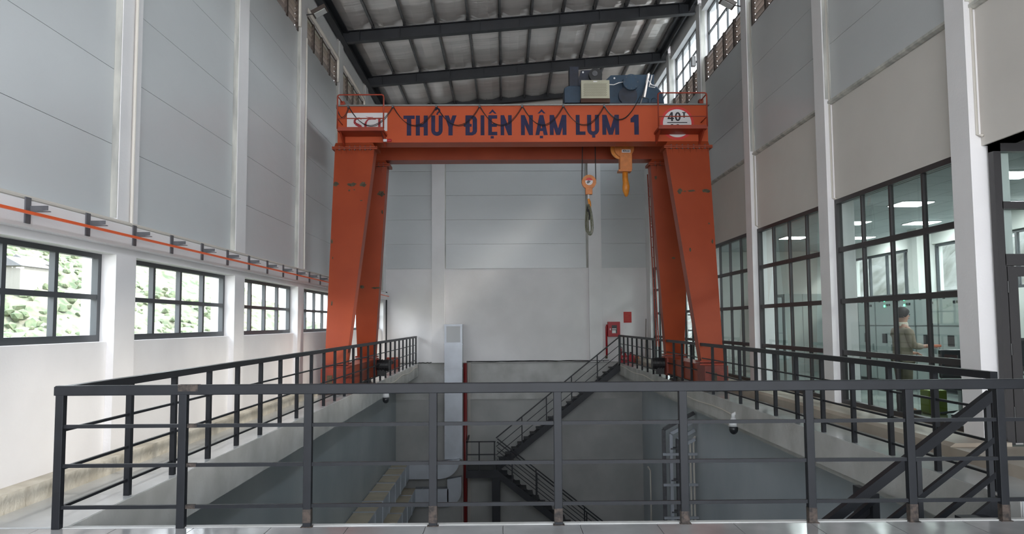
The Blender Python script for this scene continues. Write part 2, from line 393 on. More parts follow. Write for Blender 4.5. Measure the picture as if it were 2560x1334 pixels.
# control room glazing
wsrc = None; GZ = [.20, 1.055, 1.95, 2.86, 3.74]
for k in range(4, 9):
    a = PY[k] + PW; b = PY[k + 1]; wn += 1
    r = struct(empty('window_%d' % wn, (XRP, (a + b) / 2, .17)), 'tall dark framed control room glazing, bay %d from the door' % (k - 3), 'window')
    ys = lin(a + .04, b - .04, 4)
    if wsrc is None:
        m = MB(); m.box(XRP - .05, XRP + .05, a, a + .08, .17, ZC).box(XRP - .05, XRP + .05, b - .08, b, .17, ZC)
        m.box(XRP - .05, XRP + .05, a, b, .17, .24).box(XRP - .05, XRP + .05, a, b, ZC - .08, ZC)
        wsrc = m.build('window_frame', framer, r)
        tras = [MB().box(XRP - .032, XRP + .032, a, b, z - .042, z + .042).build('transom', framer, r) for z in GZ[1:4]]
        mul = MB().box(XRP - .03, XRP + .03, ys[1] - .024, ys[1] + .024, .2, ZC - .04).build('mullion', framer, r)
        pan = MB().box(XRP - .004, XRP + .004, ys[0], ys[1] - .03, 0, .84).build('pane', gl_r, r, origin=(XRP, (ys[0] + ys[1]) / 2, 0))
        pan.location = Vector((XRP, (ys[0] + ys[1]) / 2, .21)) - wloc(r); first = True
    else:
        inst(wsrc, r, (XRP, (a + b) / 2, .17)); first = False
        for q, z in zip(tras, GZ[1:4]): inst(q, r, (XRP, (a + b) / 2, z - .042))
    for i in range(1, 4):
        if not (first and i == 1): inst(mul, r, (XRP, ys[i], .2))
    for i in range(4):
        for z in GZ[:4]:
            if not (first and i == 0 and z < .3): inst(pan, r, (XRP, (ys[i] + ys[i + 1]) / 2, z + .02))
# ------------------------------------------------------------------ control room shell
XC = 10.0
wc = struct(empty('wall_control_room', (XC, 16, 0)), 'pale outer wall of the control room with high windows', 'wall')
MB().box(XC, XC + .25, YR, YB, -.1, 2.23).build('lower_wall', ivory, wc)
MB().box(XC, XC + .25, YR, YB, 3.38, 4.0).build('upper_band', ivory, wc)
for k, y in enumerate(PY):
    MB().box(XC - .35, XC + .25, y, y + PW, FZ, 3.95).build('pilaster', ivory, wc)
wsrc = None
for k in range(0, 9):
    a = PY[k] + PW; b = PY[k + 1]; wn += 1
    r = struct(empty('window_%d' % wn, (XC + .1, (a + b) / 2, 2.23)), 'high outer window of the control room facing the rock slope, bay %d' % k, 'window')
    ys = lin(a + .03, b - .03, 4)
    if wsrc is None:
        m = MB(); grid_frame(m, XC + .07, XC + .13, ys, [2.26, 3.35], .06)
        wsrc = m.build('window_frame', framem, r)
        pan = MB().box(XC + .096, XC + .104, ys[0] + .03, ys[1] - .03, 2.29, 3.32).build('pane', gl_l, r); f1 = True
    else: inst(wsrc, r, (XC + .1, (a + b) / 2, 2.23)); f1 = False
    for i in range(4):
        if not (f1 and i == 0): inst(pan, r, (XC + .1, (ys[i] + ys[i + 1]) / 2, 2.29))
ce = struct(MB().box(XRP + .3, XC, YR, YB, ZC + .03, ZC + .25).build('ceiling', ceilt), 'tiled ceiling of the control room', 'ceiling')
tl = None; ce_n = 0
for i in range(6):
    for j in range(36):
        x = XRP + .33 + .3 + i * .605; y = 9.72 + .3 + j * .605
        if y > YB - .3 or x > XC - .05: continue
        if tl is None: tl = MB().box(-.298, .298, -.298, .298, ZC, ZC + .03).build('ceiling_tile', ceilt, ce, origin=(0, 0, ZC)); tl.location = Vector((x, y, ZC)) - wloc(ce)
        else: inst(tl, ce, (x, y, ZC))
MB().box(XRP, XC, YR, 9.6, ZC, ZC + .03).build('soffit', mat('dark_soffit', (.13, .13, .13), .7), ce)
struct(MB().box(XRP - .02, XC, 9.6, YB, -.2, FZ).build('floor', ctrfloor), 'shiny dark green floor of the control room', 'floor')
wp = struct(MB().box(XRP + .1, XC, 24.0, 24.15, FZ, ZC).build('wall_partition', ivory), 'pale partition wall across the control room', 'wall')
we = struct(empty('wall_end', (8, YB, 0)), 'end wall of the far equipment room', 'wall')
MB().box(XRP, XC + .2, YB, YB + .2, -.1, .6).build('lower_wall', ivory, we)
MB().box(XRP, XC + .2, YB, YB + .2, 3.2, 4.0).build('upper_wall', ivory, we)
MB().box(XRP, XRP + .5, YB, YB + .2, .6, 3.2).build('jamb', ivory, we); MB().box(9.6, XC + .2, YB, YB + .2, .6, 3.2).build('jamb', ivory, we)
m = MB()
for x in lin(6.5, 9.6, 4): m.box(x - .03, x + .03, YB + .06, YB + .12, .6, 3.2)
for z in lin(.63, 3.17, 4): m.box(6.5, 9.6, YB + .06, YB + .12, z - .03, z + .03)
m.build('window_frame', framem, we)
# glazed front with door
YG = 9.40
d1 = struct(empty('door_1', (7.0, YG, FZ)), 'dark framed glass door into the control room with glazing above', 'door')
m = MB()
m.box(XRP + .02, XRP + .11, YG - .05, YG + .05, FZ, ZC).box(XRP + .02, XC, YG - .05, YG + .05, ZC - .10, ZC)
m.box(XRP + .1, XC, YG - .05, YG + .05, 2.95, 3.04).box(XRP + .1, XC, YG - .05, YG + .05, 2.26, 2.40)
for x in (7.05, 8.05, 9.1, 9.9): m.box(x, x + .09, YG - .05, YG + .05, FZ, ZC)
m.build('door_frame', framer, d1)
m = MB(); m.box(XRP + .13, XRP + .25, YG - .035, YG + .035, FZ + .02, 2.25).box(6.92, 7.04, YG - .035, YG + .035, FZ + .02, 2.25)
m.box(XRP + .25, 6.92, YG - .035, YG + .035, FZ + .02, .34).box(XRP + .25, 6.92, YG - .035, YG + .035, 2.13, 2.25)
lf = m.build('door_leaf', framer, d1)
MB().box(XRP + .24, 6.93, YG - .004, YG + .004, .33, 2.14).build('pane', gl_r, lf)
for z in (.5, 1.25, 2.0): MB().tube([(XRP + .12, YG - .045, z - .07), (XRP + .12, YG - .045, z + .07)], .016, 8).build('hinge', blk, lf)
MB().tube([(6.97, YG - .04, 1.0), (6.97, YG - .09, 1.0), (6.87, YG - .09, 1.0)], .012, 8).build('door_handle', pipem, lf)
for x0, x1 in ((XRP + .11, 7.05), (7.14, 8.05), (8.14, 9.1), (9.19, 9.9)):
    MB().box(x0, x1, YG - .004, YG + .004, 3.04, 3.66).build('pane', gl_r, d1); MB().box(x0, x1, YG - .004, YG + .004, 2.40, 2.95).build('pane', gl_r, d1)
    if x0 > 7: MB().box(x0, x1, YG - .004, YG + .004, FZ, 2.26).build('pane', gl_r, d1)

# ------------------------------------------------------------------ back wall
wb = struct(empty('wall_back', (.5, YB, 0)), 'white back wall with grey panel cladding above a bare concrete base', 'wall')
MB().box(-5.3, 6.3, YB + .02, YB + .3, .03, 10.2).build('upper_wall', white, wb)
MB().box(-5.3, 6.3, YB + .10, YB + .3, -8, .03).build('pit_face', pitfar, wb)
MB().box(-5.3, 6.3, YB + .04, YB + .12, -1.45, .0).build('concrete_band', conc, wb)
cx = [(-2.96, -2.43), (3.43, 3.96)]
for a, b in cx:
    MB().box(a, b, YB - .14, YB + .05, .03, 10.9).build('pilaster', white, wb, bevel=.006)
MB().box(-2.43, -2.40, YB - .06, YB + .02, 3.85, 10.3).build('weathered_strip', weather, wb)
MB().box(3.35, 3.43, YB - .06, YB + .02, 3.85, 10.3).build('weathered_strip', weather, wb)
for a, b in ((XL - .05, -2.97), (-2.40, 3.35), (3.97, XR + .1)):
    q = None
    for j in range(6):
        z0 = 3.84 + j * 1.003
        if q is None: q = MB().box(a + .004, b - .004, YB - .025, YB + .02, z0 + .007, z0 + .997).build('wall_panel', panelm, wb)
        else: inst(q, wb, ((a + b) / 2, YB - .0025, z0 + .007))
    MB().box(a, b, YB - .012, YB + .02, .03, 3.835).build('render_field', white, wb)
m = MB(); bs = []
q = None
for j in range(9):
    for i in range(30):
        x = -3.0 + i * .235 + (.117 if j % 2 else 0); z = 9.9 + j * .075
        if z + .07 > zr(x) + .22: continue
        if z < 9.88: continue
        if q is None: q = MB().box(-.11, .11, -.05, .05, 0, .062).build('brick', brickm, wb, origin=(0, 0, 0)); q.location = Vector((x, YB - .03, z)) - wloc(wb)
        else: inst(q, wb, (x, YB - .03 + random.uniform(-.008, .008), z))
MB().box(-3.2, 4.4, YB - .05, YB + .05, 9.86, 10.2).build('mortar_bed', mortar, wb)
MB().box(-5.3, 6.3, YB + .05, YB + .3, 10.2, 11.6).build('gable_wall', cream, wb)
# rear wall behind the camera, with a wide open gateway
wz = struct(empty('wall_rear', (.5, YR, 0)), 'white end wall behind the viewer around an open gateway', 'wall')
MB().box(-5.3, -4.2, YR - .3, YR, 0, 11).build('rear_pier', white, wz); MB().box(9.4, 10.2, YR - .3, YR, 0, 11).build('rear_pier', white, wz)
MB().box(-5.3, 10.2, YR - .3, YR, 8.2, 11.4).build('rear_header', white, wz)
# ------------------------------------------------------------------ pit
pl_ = struct(MB().box(-4.7, -4.42, YF - .3, YB + .1, -8, -.5).build('wall_pit_left', pitw), 'grey blue painted left wall of the pit', 'wall')
pr_ = struct(MB().box(5.55, 5.85, YF - .3, YB + .1, -8, -.45).build('wall_pit_right', pitw), 'grey blue painted right wall of the pit', 'wall')
struct(MB().box(-4.7, 5.85, YF - .6, YF - .3, -8, -.45).build('wall_pit_front', pitw), 'pit wall under the viewing deck', 'wall')
struct(MB().box(-4.7, 5.85, YF - .6, YB + .3, -8.2, -8).build('floor', conc), 'concrete floor at the bottom of the pit', 'floor')

# ------------------------------------------------------------------ roof
rf = struct(empty('ceiling', (.5, 12, 10)), 'sloping foil lined roof on dark steel rafters', 'ceiling')
def rafter(y, dz=0, name='rafter'):
    m = MB(); x0, x1 = -4.84, XR
    def seg(dy, za, zb):
        m.hexa([(x0, y - dy, zr(x0) + za + dz), (x1, y - dy, zr(x1) + za + dz), (x1, y + dy, zr(x1) + za + dz), (x0, y + dy, zr(x0) + za + dz)],
               [(x0, y - dy, zr(x0) + zb + dz), (x1, y - dy, zr(x1) + zb + dz), (x1, y + dy, zr(x1) + zb + dz), (x0, y + dy, zr(x0) + zb + dz)])
    seg(.11, 0, .018); seg(.008, .018, .33); seg(.11, .33, .348)
    for i in range(9):
        x = x0 + .55 + i * 1.2; m.box(x - .006, x + .006, y - .10, y + .10, zr(x) + .02 + dz, zr(x) + .33 + dz)
    return m.build(name, steeld, rf)
for y in YRF: rafter(y, .22 if y == YRF[-1] else 0)
PX = [-4.79, -3.9, -2.96, -2.02, -1.07, -.12, .83, 1.78, 2.73, 3.68, 4.63, 5.5]
zp = lambda x: zr(x) + .348
for x in PX:
    m = MB(); z = zp(x)
    m.box(x - .006, x + .006, YR, YB, z, z + .17).box(x, x + .06, YR, YB, z, z + .01).box(x, x + .06, YR, YB, z + .16, z + .17); m.build('purlin', purlm, rf)
    if x > -4.7:
        mm = MB()
        for y in YRF[:-1]: mm.prism([(y - .14, z - .005), (y + .14, z - .005), (y + .05, z + .15), (y - .05, z + .15)], 'x', x - .03, x + .03)
        mm.build('cleat', steeld, rf)
# eave strut and box along the low side
m = MB(); m.box(-4.86, -4.80, YR, YB, 9.98, 10.34).box(-4.80, -4.62, YR, YB, 10.30, 10.33).box(-4.80, -4.68, YR, YB, 9.98, 10.0); m.build('eave_strut', steeld, rf)
m = MB(); m.box(5.45, 5.79, YR, YB, 11.16, 11.2).box(5.6, 5.62, YR, YB, 10.95, 11.2); m.build('eave_strut', steeld, rf)
# foil lining, one sagging sheet per purlin bay and rafter bay, with a lap seam across the middle
edges = [YR] + YRF + [YB]
for bi in range(len(edges) - 1):
    ya, yb = edges[bi], edges[bi + 1]
    if yb - ya < .3: continue
    for pi in range(len(PX) - 1):
        xa, xb = PX[pi] + .02, PX[pi + 1] - .02
        if ya < 3 and pi % 1: continue
        m = MB(); n = 14; nx = 3; vs = []; fs = []
        seam = ya + (yb - ya) * (.42 + .05 * math.sin(bi * 2))
        yy = sorted(lin(ya, yb, n) + [seam - .01, seam + .01])
        for y in yy:
            t = (y - ya) / (yb - ya)
            for i in range(nx + 1):
                u = i / nx; x = xa + (xb - xa) * u
                z = zp(x) + .155 - .035 * math.sin(PI * u) + .012 * noise.noise((x * .7, y * 2.3, pi)) - .05 * (math.exp(-(t * 14)) + math.exp(-((1 - t) * 14))) * math.sin(PI * u) ** .5
                if abs(y - seam) < .02: z += -.02 if y < seam else .01
                vs.append((x, y, z))
        N = nx + 1
        for j in range(len(yy) - 1):
            for i in range(nx): fs.append((j * N + i, j * N + i + 1, (j + 1) * N + i + 1, (j + 1) * N + i))
        m.add(vs, fs); m.build('foil_panel', roofm, rf, smooth=False)
m = MB(); m.hexa([(-5.4, YR - .3, zp(-5.4) + .2), (6.4, YR - .3, zp(6.4) + .2), (6.4, YB + .3, zp(6.4) + .2), (-5.4, YB + .3, zp(-5.4) + .2)],
                 [(-5.4, YR - .3, zp(-5.4) + .26), (6.4, YR - .3, zp(6.4) + .26), (6.4, YB + .3, zp(6.4) + .26), (-5.4, YB + .3, zp(-5.4) + .26)]); m.build('roof_sheet', steeld, rf)

# ------------------------------------------------------------------ guard railings
RZ = [.80, .49, .165]
g1 = thing('guard_railing', (.5, YF - .06, 0), 'dark grey steel railing running straight across the foreground', 'railing')
yr = YF + .0
g1.location = (.5, yr - .05, 0); WL[g1.name] = Vector((.5, yr - .05, 0)); yr -= .05
fx = [-3.56, -2.58, -1.58, -.58, .42, 1.43, 2.45, 3.26, 4.0, 5.0]
MB().box(-3.6, 5.5, yr - .03, yr + .03, 1.045, 1.125).build('top_rail', railm, g1, bevel=.006)
fp = None
for i, x in enumerate(fx):
    if fp is None: fp = MB().box(x - .032, x + .032, yr - .03, yr + .03, 0, 1.05).build('post', railm, g1, bevel=.004)
    else: inst(fp, g1, (x, yr, 0))
for i in range(len(fx) - 1):
    for z in RZ: MB().box(fx[i] + .032, fx[i + 1] - .032, yr - .013, yr + .013, z - .014, z + .014).build('mid_rail', railm, g1)
for x, z0, z1 in ((-1.58, .03, .14), (-.58, .02, .16), (.42, .02, .13), (1.43, 0, .10), (2.45, 0, .12), (3.26, .0, .14), (4.0, 0, .13)):
    m = MB(); m.box(x - .0335, x + .0335, yr - .0315, yr + .0315, z0 + .004, z1); m.build('weld_patch', rust, g1, bevel=.003)
    MB().box(x - .045, x + .045, yr - .042, yr + .042, -.001, .006).build('base_weld', rust, g1)
MB().box(-2.62, -2.46, yr - .0315, yr + .0315, 1.075, 1.127).build('weld_patch', rust, g1)
for z in RZ: MB().box(-2.545, -2.47, yr - .0145, yr + .0145, z - .0155, z + .0155).build('weld_patch', rust, g1)

def side_rail(x, ys, label, cut=0):
    g = thing('guard_railing', (x, (ys[0] + ys[-1]) / 2, 0), label, 'railing')
    MB().box(x - .035, x + .035, ys[0] - .035, ys[-1] + .035, 1.045, 1.115).build('top_rail', railm, g)
    p = None
    for y in ys[1 if cut else 0:]:
        if p is None: p = MB().box(x - .026, x + .026, y - .03, y + .03, -.02 if x > 0 else 0, 1.05).build('post', railm, g)
        else: inst(p, g, (x, y, -.02 if x > 0 else 0))
    for z in (.76, .455, .145): MB().box(x - .012, x + .012, ys[0], ys[-1], z - .012, z + .012).build('mid_rail', railm, g)
    return g
side_rail(-3.59, [6.39] + [7.57 + 1.003 * i for i in range(25)], 'long dark railing along the edge of the left walkway', 1)
side_rail(4.62, [7.42 + 1.0 * i for i in range(25)] + [31.55], 'long dark railing along the edge of the right walkway')

# ------------------------------------------------------------------ staircases
def flight(par, xt, zt, xb, zb, y0, y1, rails=('f', 'b'), n=None, rz=(1.05, .72, .39), posts=None, thick=.045):
    sl = (zb - zt) / (xb - xt); dx = 1 if xb > xt else -1
    for y in (y0, y1):
        MB().prism([(xt, zt), (xb, zb), (xb, zb - .30), (xt, zt - .30)], 'y', y - .02, y + .02).build('stringer', steeld, par)
    n = n or int(abs(zb - zt) / .19); p = None
    for i in range(1, n):
        x = xt + (xb - xt) * i / n; z = zt + (zb - zt) * i / n
        if p is None: p = MB().box(-.14, .14, y0 + .02, y1 - .02, 0, .035).build('tread', steeld, par, origin=(0, (y0 + y1) / 2, 0)); p.location = Vector((x, (y0 + y1) / 2, z)) - wloc(par)
        else: inst(p, par, (x, (y0 + y1) / 2, z))
    for s in rails:
        y = y0 if s == 'f' else y1
        for j, h in enumerate(rz):
            t = thick if j == 0 else thick * .55
            MB().bar((xt, y, zt + h), (xb, y, zb + h), t, t).build('handrail' if j == 0 else 'mid_rail', railm if par.name.startswith('steel_staircase') and y0 < 10 else steeld, par)
        for px in posts or [xt + (xb - xt) * f for f in (.02, .25, .5, .75, .98)]:
            z = zt + (px - xt) * sl
            MB().box(px - .022, px + .022, y - .022, y + .022, z - .1, z + rz[0]).build('post', steeld, par)
st = thing('steel_staircase', (1.6, 31.0, -8), 'black steel switchback staircase against the back wall of the pit', 'staircase')
flight(st, 4.55, .0, -.37, -3.93, 31.02, 31.7, rails=('f',), posts=[3.65, 2.62, 1.62, .65])
MB().box(4.5, 4.58, 31.0, 31.04, -.1, 1.1).build('post', steeld, st)
MB().box(-1.5, -.37, 30.0, 31.7, -3.98, -3.93).build('landing', steeld, st)
MB().box(-1.5, -.3, 29.98, 30.06, -4.22, -3.93).build('landing_beam', steeld, st)
MB().box(-1.5, -.3, 31.62, 31.7, -4.22, -3.93).build('landing_beam', steeld, st)
for y in (30.02, 31.66): MB().box(-.52, -.22, y - .06, y + .06, -8, -4.2).build('column', steeld, st)
for x in (-1.47, -1.0, -.42): MB().box(x - .025, x + .025, 30.0, 30.05, -3.93, -2.85).build('post', steeld, st)
for z in (-2.87, -3.35): MB().box(-1.47, -.38, 30.0, 30.05, z - .02, z + .02).build('mid_rail', steeld, st)
MB().box(-1.49, -1.43, 30.0, 31.7, -2.9, -2.84).build('mid_rail', steeld, st)
flight(st, -.32, -3.93, 4.3, -7.55, 30.02, 30.85, posts=[.25, 1.18, 2.1, 3.05, 3.9])
s2 = thing('steel_staircase', (2.9, 6.9, -3), 'dark steel stairs descending to the left just behind the front railing', 'staircase')
flight(s2, 4.55, -.02, 1.0, -2.62, 6.55, 7.32, rails=('b',), rz=(.93, .52, .20), posts=[4.5, 3.83, 2.9, 2.0, 1.1], thick=.085)
for o in s2.children:
    if o.name.startswith('mid_rail'): o.scale = (1, 1, 1)
MB().box(.1, 1.0, 6.5, 7.32, -2.68, -2.62).build('landing', steeld, s2)
MB().box(.15, .25, 6.6, 6.7, -8, -2.66).build('column', steeld, s2)
# inclined steel channel under the right walkway
ch = thing('inclined_channel', (3.3, 9.0, -2), 'dark steel channels sloping down beneath the right walkway', 'steel channel')
for i, (dz, t, dy) in enumerate(((0, .05, 0), (-.10, .09, .1), (-.26, .10, .2), (-.42, .11, .3), (-.58, .10, .4))):
    MB().bar((4.2, 9 + dy, -.42 + dz), (1.2, 9 + dy, -2.72 + dz), .06, t).build('channel_bar', steeld if i % 2 else railm, ch)
MB().box(4.17, 4.25, 9.0, 9.5, -1.3, -.36).build('end_plate', steeld, ch)
# ------------------------------------------------------------------ ducts
def duct(name, label, zc0, zc1, xa, xb, ypos, xup, ztop, segs=9):
    d = thing(name, (-3.8, 25, zc0), label, 'duct', None)
    L0, L1 = 12.0, ypos + .2; q = None
    n = 14; st_ = (L1 - L0) / n
    for i in range(n):
        y0 = L0 + i * st_
        if q is None:
            q = MB().box(xa, xb, y0 + .03, y0 + st_ - .03, zc0, zc1).build('duct_section', ductm, d)
            tp = MB().box(xa + .01, xb - .005, y0 + .05, y0 + st_ - .05, zc1, zc1 + .006).build('dusty_top', ducttop, d)
            fg = MB().box(xa - .02, xb + .025, y0 - .03, y0 + .03, zc0 - .025, zc1 + .025).build('flange', ductm, d)
        else:
            inst(q, d, ((xa + xb) / 2, y0 + st_ / 2, zc0)); inst(tp, d, ((xa + .01 + xb - .005) / 2, y0 + st_ / 2, zc1)); inst(fg, d, ((xa - .02 + xb + .025) / 2, y0, zc0 - .025))
    # sideways run and quarter bend
    xr = xup - .05
    MB().box(xb - .02, xr, ypos, ypos + .45, zc0, zc1).build('duct_section', ductm, d)
    for x in (xb + .25, xb + .62): MB().box(x - .012, x + .012, ypos - .012, ypos + .46, zc0 - .012, zc1 + .012).build('flange', ductm, d)
    return d
d1_ = duct('ventilation_duct', 'upper square galvanised duct with dusty top along the left pit wall', -4.46, -3.82, -4.40, -3.78, 31.1, -2.5, 0)
m = MB(); R = .75; pts = []
cxx, czz = -2.55, -3.70
arc = [(cxx + R * math.sin(a), czz - R * math.cos(a)) for a in [PI / 2 * i / 10 for i in range(11)]]
m.prism([(cxx, -3.82)] + [(cxx, -4.46)] + arc[1:] + [(-1.80, -3.70)], 'y', 31.1, 31.5); m.build('duct_bend', ductm, d1_)
d2_ = duct('ventilation_duct', 'lower square galvanised duct half hidden beneath the upper duct', -5.55, -4.86, -4.25, -3.55, 31.2, -2.2, 0)
m = MB(); cxx, czz = -2.25, -5.0; R = .58
arc = [(-2.30 + .56 * math.sin(a), -4.95 - .56 * math.cos(a)) for a in [PI / 2 * i / 10 for i in range(11)]]
m.prism([(-2.30, -4.5), (-2.30, -5.51)] + arc[1:] + [(-1.74, -4.4)], 'y', 31.2, 31.55); m.build('duct_bend', ductm, d2_)
dv = thing('ventilation_duct', (-2.05, 31.6, -3.7), 'upright galvanised duct rising up the back wall pilaster', 'duct')
for z0, z1 in ((-3.75, -2.35), (-2.33, -1.05), (-1.03, -.17), (-.15, .78), (.80, 1.55)):
    MB().box(-2.42, -1.71, 31.38, 31.64, z0, z1).build('duct_section', ductm, dv)
    MB().box(-2.44, -1.69, 31.36, 31.66, z1 - .02, z1 + .03).build('flange', ductm, dv)
MB().box(-2.34, -1.79, 31.37, 31.385, .86, 1.50).build('grille', mat('duct_grille', (.42, .43, .44), .5, metal=.3), dv)
# red riser, cables
m = MB(); m.tube([(-1.60, 31.55, -8), (-1.60, 31.55, .02)], .075, 12)
rp_ = tag(m.build('fire_riser_pipe', redpipe, smooth=True), 'dark red riser pipe beside the upright duct', 'pipe')
m = MB()
for dx, r in ((.12, .016), (.17, .012), (-.12, .014)):
    m.tube([(-1.6 + dx, 31.62, -8), (-1.6 + dx + .01, 31.62, -1.0), (-1.6 + dx * 1.2, 31.62, .05)], r, 6)
tag(m.build('riser_cable', pipem), 'thin pale cables climbing beside the red riser pipe', 'cable')
m = MB(); rnd = random.Random(3)
for k, (x0, x1) in enumerate(((-3.5, -2.45), (-1.55, 4.0), (-1.55, 4.2))):
    pts = [(x0 + (x1 - x0) * i / 20, 31.70 - .02 * k, .045 + .02 * k + rnd.uniform(-.012, .012)) for i in range(21)]
    m.tube(pts, .014, 6)
tag(m.build('wall_cable', blk), 'black cable bundle lying along the ledge of the back wall', 'cable')
m = MB(); pts = [(4.548, 31.3 - 15.4 * i / 24, -.10 - .16 * i / 24 + (.03 * math.sin(i * .9))) for i in range(25)]
m.tube(pts, .014, 6); tag(m.build('camera_cable', pipem), 'white cable sagging along the right walkway edge', 'cable')
m = MB(); pts = [(-3.49, 31.4 - 9.6 * i / 16, -.12 - .08 * i / 16 + .03 * math.sin(i)) for i in range(17)]
m.tube(pts, .012, 6); tag(m.build('camera_cable', pipem), 'thin cable along the left walkway edge to the camera', 'cable')
# cable trays on the right pit wall
ct = thing('cable_tray', (5.1, 22.9, -8), 'galvanised cable trays rising and bending over to the right pit wall', 'cable tray')
for x, z in ((4.60, -1.50), (4.80, -1.62), (5.0, -1.78), (5.18, -1.95)):
    MB().box(x - .045, x + .045, 22.86, 23.0, -8, z).build('tray_upright', greyst if x < 4.7 or x == 5.0 else ductm, ct)
    MB().bar((x, 22.93, z), (5.50, 22.93, z + (5.50 - x) * .52), .14, .09).build('tray_arm', ductm if x != 4.6 else greyst, ct)
for x in (5.36, 5.46): MB().tube([(x, 22.9, -8), (x, 22.9, -1.9), (5.51, 22.9, -1.7)], .028, 8).build('conduit', pipem, ct)
for z in (-2.2, -3.07, -4.0, -5.0, -6.0): MB().box(4.55, 5.545, 22.80, 22.86, z - .035, z + .035).build('bracket', ductm, ct)
for z in (-2.05, -2.95, -3.85): MB().box(4.78, 5.05, 22.85, 23.1, z - .02, z + .02).build('bracket', greyst, ct)
tag(MB().tube([(5.40, 29.5, -8), (5.40, 29.5, -3.9), (5.3, 29.5, -3.75)], .03, 8).build('vent_pipe', pipem), 'short thin pale pipe against the right pit wall corner', 'pipe')

# ------------------------------------------------------------------ dome cameras
def dome(x, y, z, s, label):
    r = thing('dome_camera', (x, y, z), label, 'security camera')
    xe = x + s * .26
    MB().box(x, x + s * .015, y - .05, y + .05, z + .16, z + .32).build('mount_plate', camw, r)
    MB().tube([(x + s * .01, y, z + .30), (xe - s * .05, y, z + .30), (xe, y, z + .27), (xe, y, z + .20)], [.035, .035, .04, .045], 10).build('arm', camw, r, smooth=True)
    MB().lathe([(.04, .22), (.06, .17), (.092, .10), (.098, .04)], (xe, y, z), n=20).build('housing', camw, r, smooth=True)
    MB().lathe([(.088, .045), (.088, -.03), (.075, -.075), (.04, -.11), (.005, -.12)], (xe, y, z), n=20).build('lens_dome', dark, r, smooth=True)
dome(-3.5, 21.4, -.42, 1, 'white dome camera bracketed on the left walkway edge')
dome(4.78, 15.6, -.50, -1, 'white dome camera bracketed on the right walkway edge')

# ------------------------------------------------------------------ conductor bar and its brackets
bar = MB().bar((-4.60, YR + .4, 2.70), (-4.60, 31.0, 2.70), .028, .028)
tag(bar.build('conductor_bar', condor), 'thin bright orange power rail running the length of the left wall', 'power rail')
b0 = None
for i in range(23):
    y = 7.73 + 1.12 * i
    if i > 13: break
    if b0 is None:
        b0 = thing('rail_bracket', (XL + .10, y, 2.64), 'x', 'bracket', 'grey brackets carrying the orange power rail')
        MB().box(XL + .10, XL + .115, y - .045, y + .045, 2.62, 2.88).build('wall_plate', greyst, b0)
        MB().prism([(XL + .11, 2.735), (-4.55, 2.755), (-4.55, 2.80), (XL + .11, 2.80)], 'y', y + .03, y + .038).build('arm', greyst, b0)
        MB().box(XL + .11, -4.52, y - .0, y + .035, 2.735, 2.743).build('arm_flange', greyst, b0)
        src = b0
    else:
        e = b0.copy(); COL.objects.link(e); e.location = (XL + .10, y, 2.64)
        for c in b0.children:
            d = c.copy(); COL.objects.link(d); d.parent = e
        src = e
    words = ['nearest', 'second', 'third', 'fourth', 'fifth', 'sixth', 'seventh', 'eighth', 'ninth', 'tenth', 'eleventh', 'twelfth', 'thirteenth', 'fourteenth']
    src['label'] = ('%s grey steel bracket counted from the left edge, holding the orange power rail' % words[i]) 
# long beige pipe above the crane beam and pilaster pipes
m = MB(); m.tube([(XL + .03, YR + .3, 2.90), (XL + .03, 31, 2.90)], .022, 8); tag(m.build('wall_pipe', pipem), 'beige conduit running horizontally above the orange power rail', 'pipe')
m = MB(); m.tube([(XL + .03, PYL[4] + .30, 2.90), (XL + .03, PYL[4] + .30, 9.6)], .022, 8); tag(m.build('wall_pipe', pipem), 'upright beige conduit on the nearest left pilaster', 'pipe')
m = MB(); m.tube([(XL + .03, PYL[6] + .40, 2.93), (XL + .03, PYL[6] + .40, 8.6)], .02, 8); tag(m.build('wall_pipe', pipem), 'upright beige conduit on the third left pilaster near the crane', 'pipe')
for k, t, zb in ((4, 'nearest', 3.9), (5, 'second', 3.8), (6, 'third', 3.85)):
    m = MB(); y = PY[k] + .02; m.tube([(XR + .09, y - .03, 9.2), (XR + .09, y - .03, zb), (XR + .12, y - .10, zb - .03)], .018, 8)
    tag(m.build('wall_pipe', pipem, smooth=True), 'thin beige conduit on the side of the %s right pilaster' % t, 'pipe')
tag(MB().tube([(XL + .06, 31.6, .05), (XL + .06, 31.6, 2.9)], .03, 8).build('wall_pipe', dark), 'slim black downpipe in the far left corner', 'pipe')

# ------------------------------------------------------------------ flood lamps and speaker
def flood(x, y, z, s, label):
    r = thing('flood_lamp', (x, y, z), label, 'lamp')
    MB().tube([(x, y, z), (x + s * .12, y, z + .02), (x + s * .2, y, z + .02)], .015, 8).build('bracket', blk, r)
    M = Matrix.Translation((x + s * .33, y, z + .07)) @ Matrix.Rotation(s * -.5, 4, 'Y')
    def tb(x0, x1, y0, y1, z0, z1):
        c = [M @ Vector(p) for p in ((x0, y0, z0), (x1, y0, z0), (x1, y1, z0), (x0, y1, z0), (x0, y0, z1), (x1, y0, z1), (x1, y1, z1), (x0, y1, z1))]
        return MB().hexa(c[:4], c[4:])
    tb(-.19, .19, -.16, .16, -.02, .07).build('housing', brown, r)
    tb(-.15, .15, -.13, .13, -.035, -.02).build('lens', lampglass, r)
    tb(-.19, -.10, -.05, .05, .05, .10).build('driver_box', dark, r)
flood(XL + .005, 18.75, 9.2, 1, 'dark square flood lamp on the left pilaster beneath the rafters')
flood(XR - .005, 18.42, 9.25, -1, 'brown flood lamp with lit face on the right pilaster')
r = thing('wall_speaker', (XR - .1, 22.8, 9.25), 'small white box speaker on a far right pilaster', 'speaker')
MB().box(XR - .16, XR - .04, 22.7, 22.86, 9.22, 9.52).build('cabinet', camw, r, bevel=.01); MB().box(XR - .04, XR, 22.76, 22.80, 9.33, 9.39).build('bracket', greyst, r)

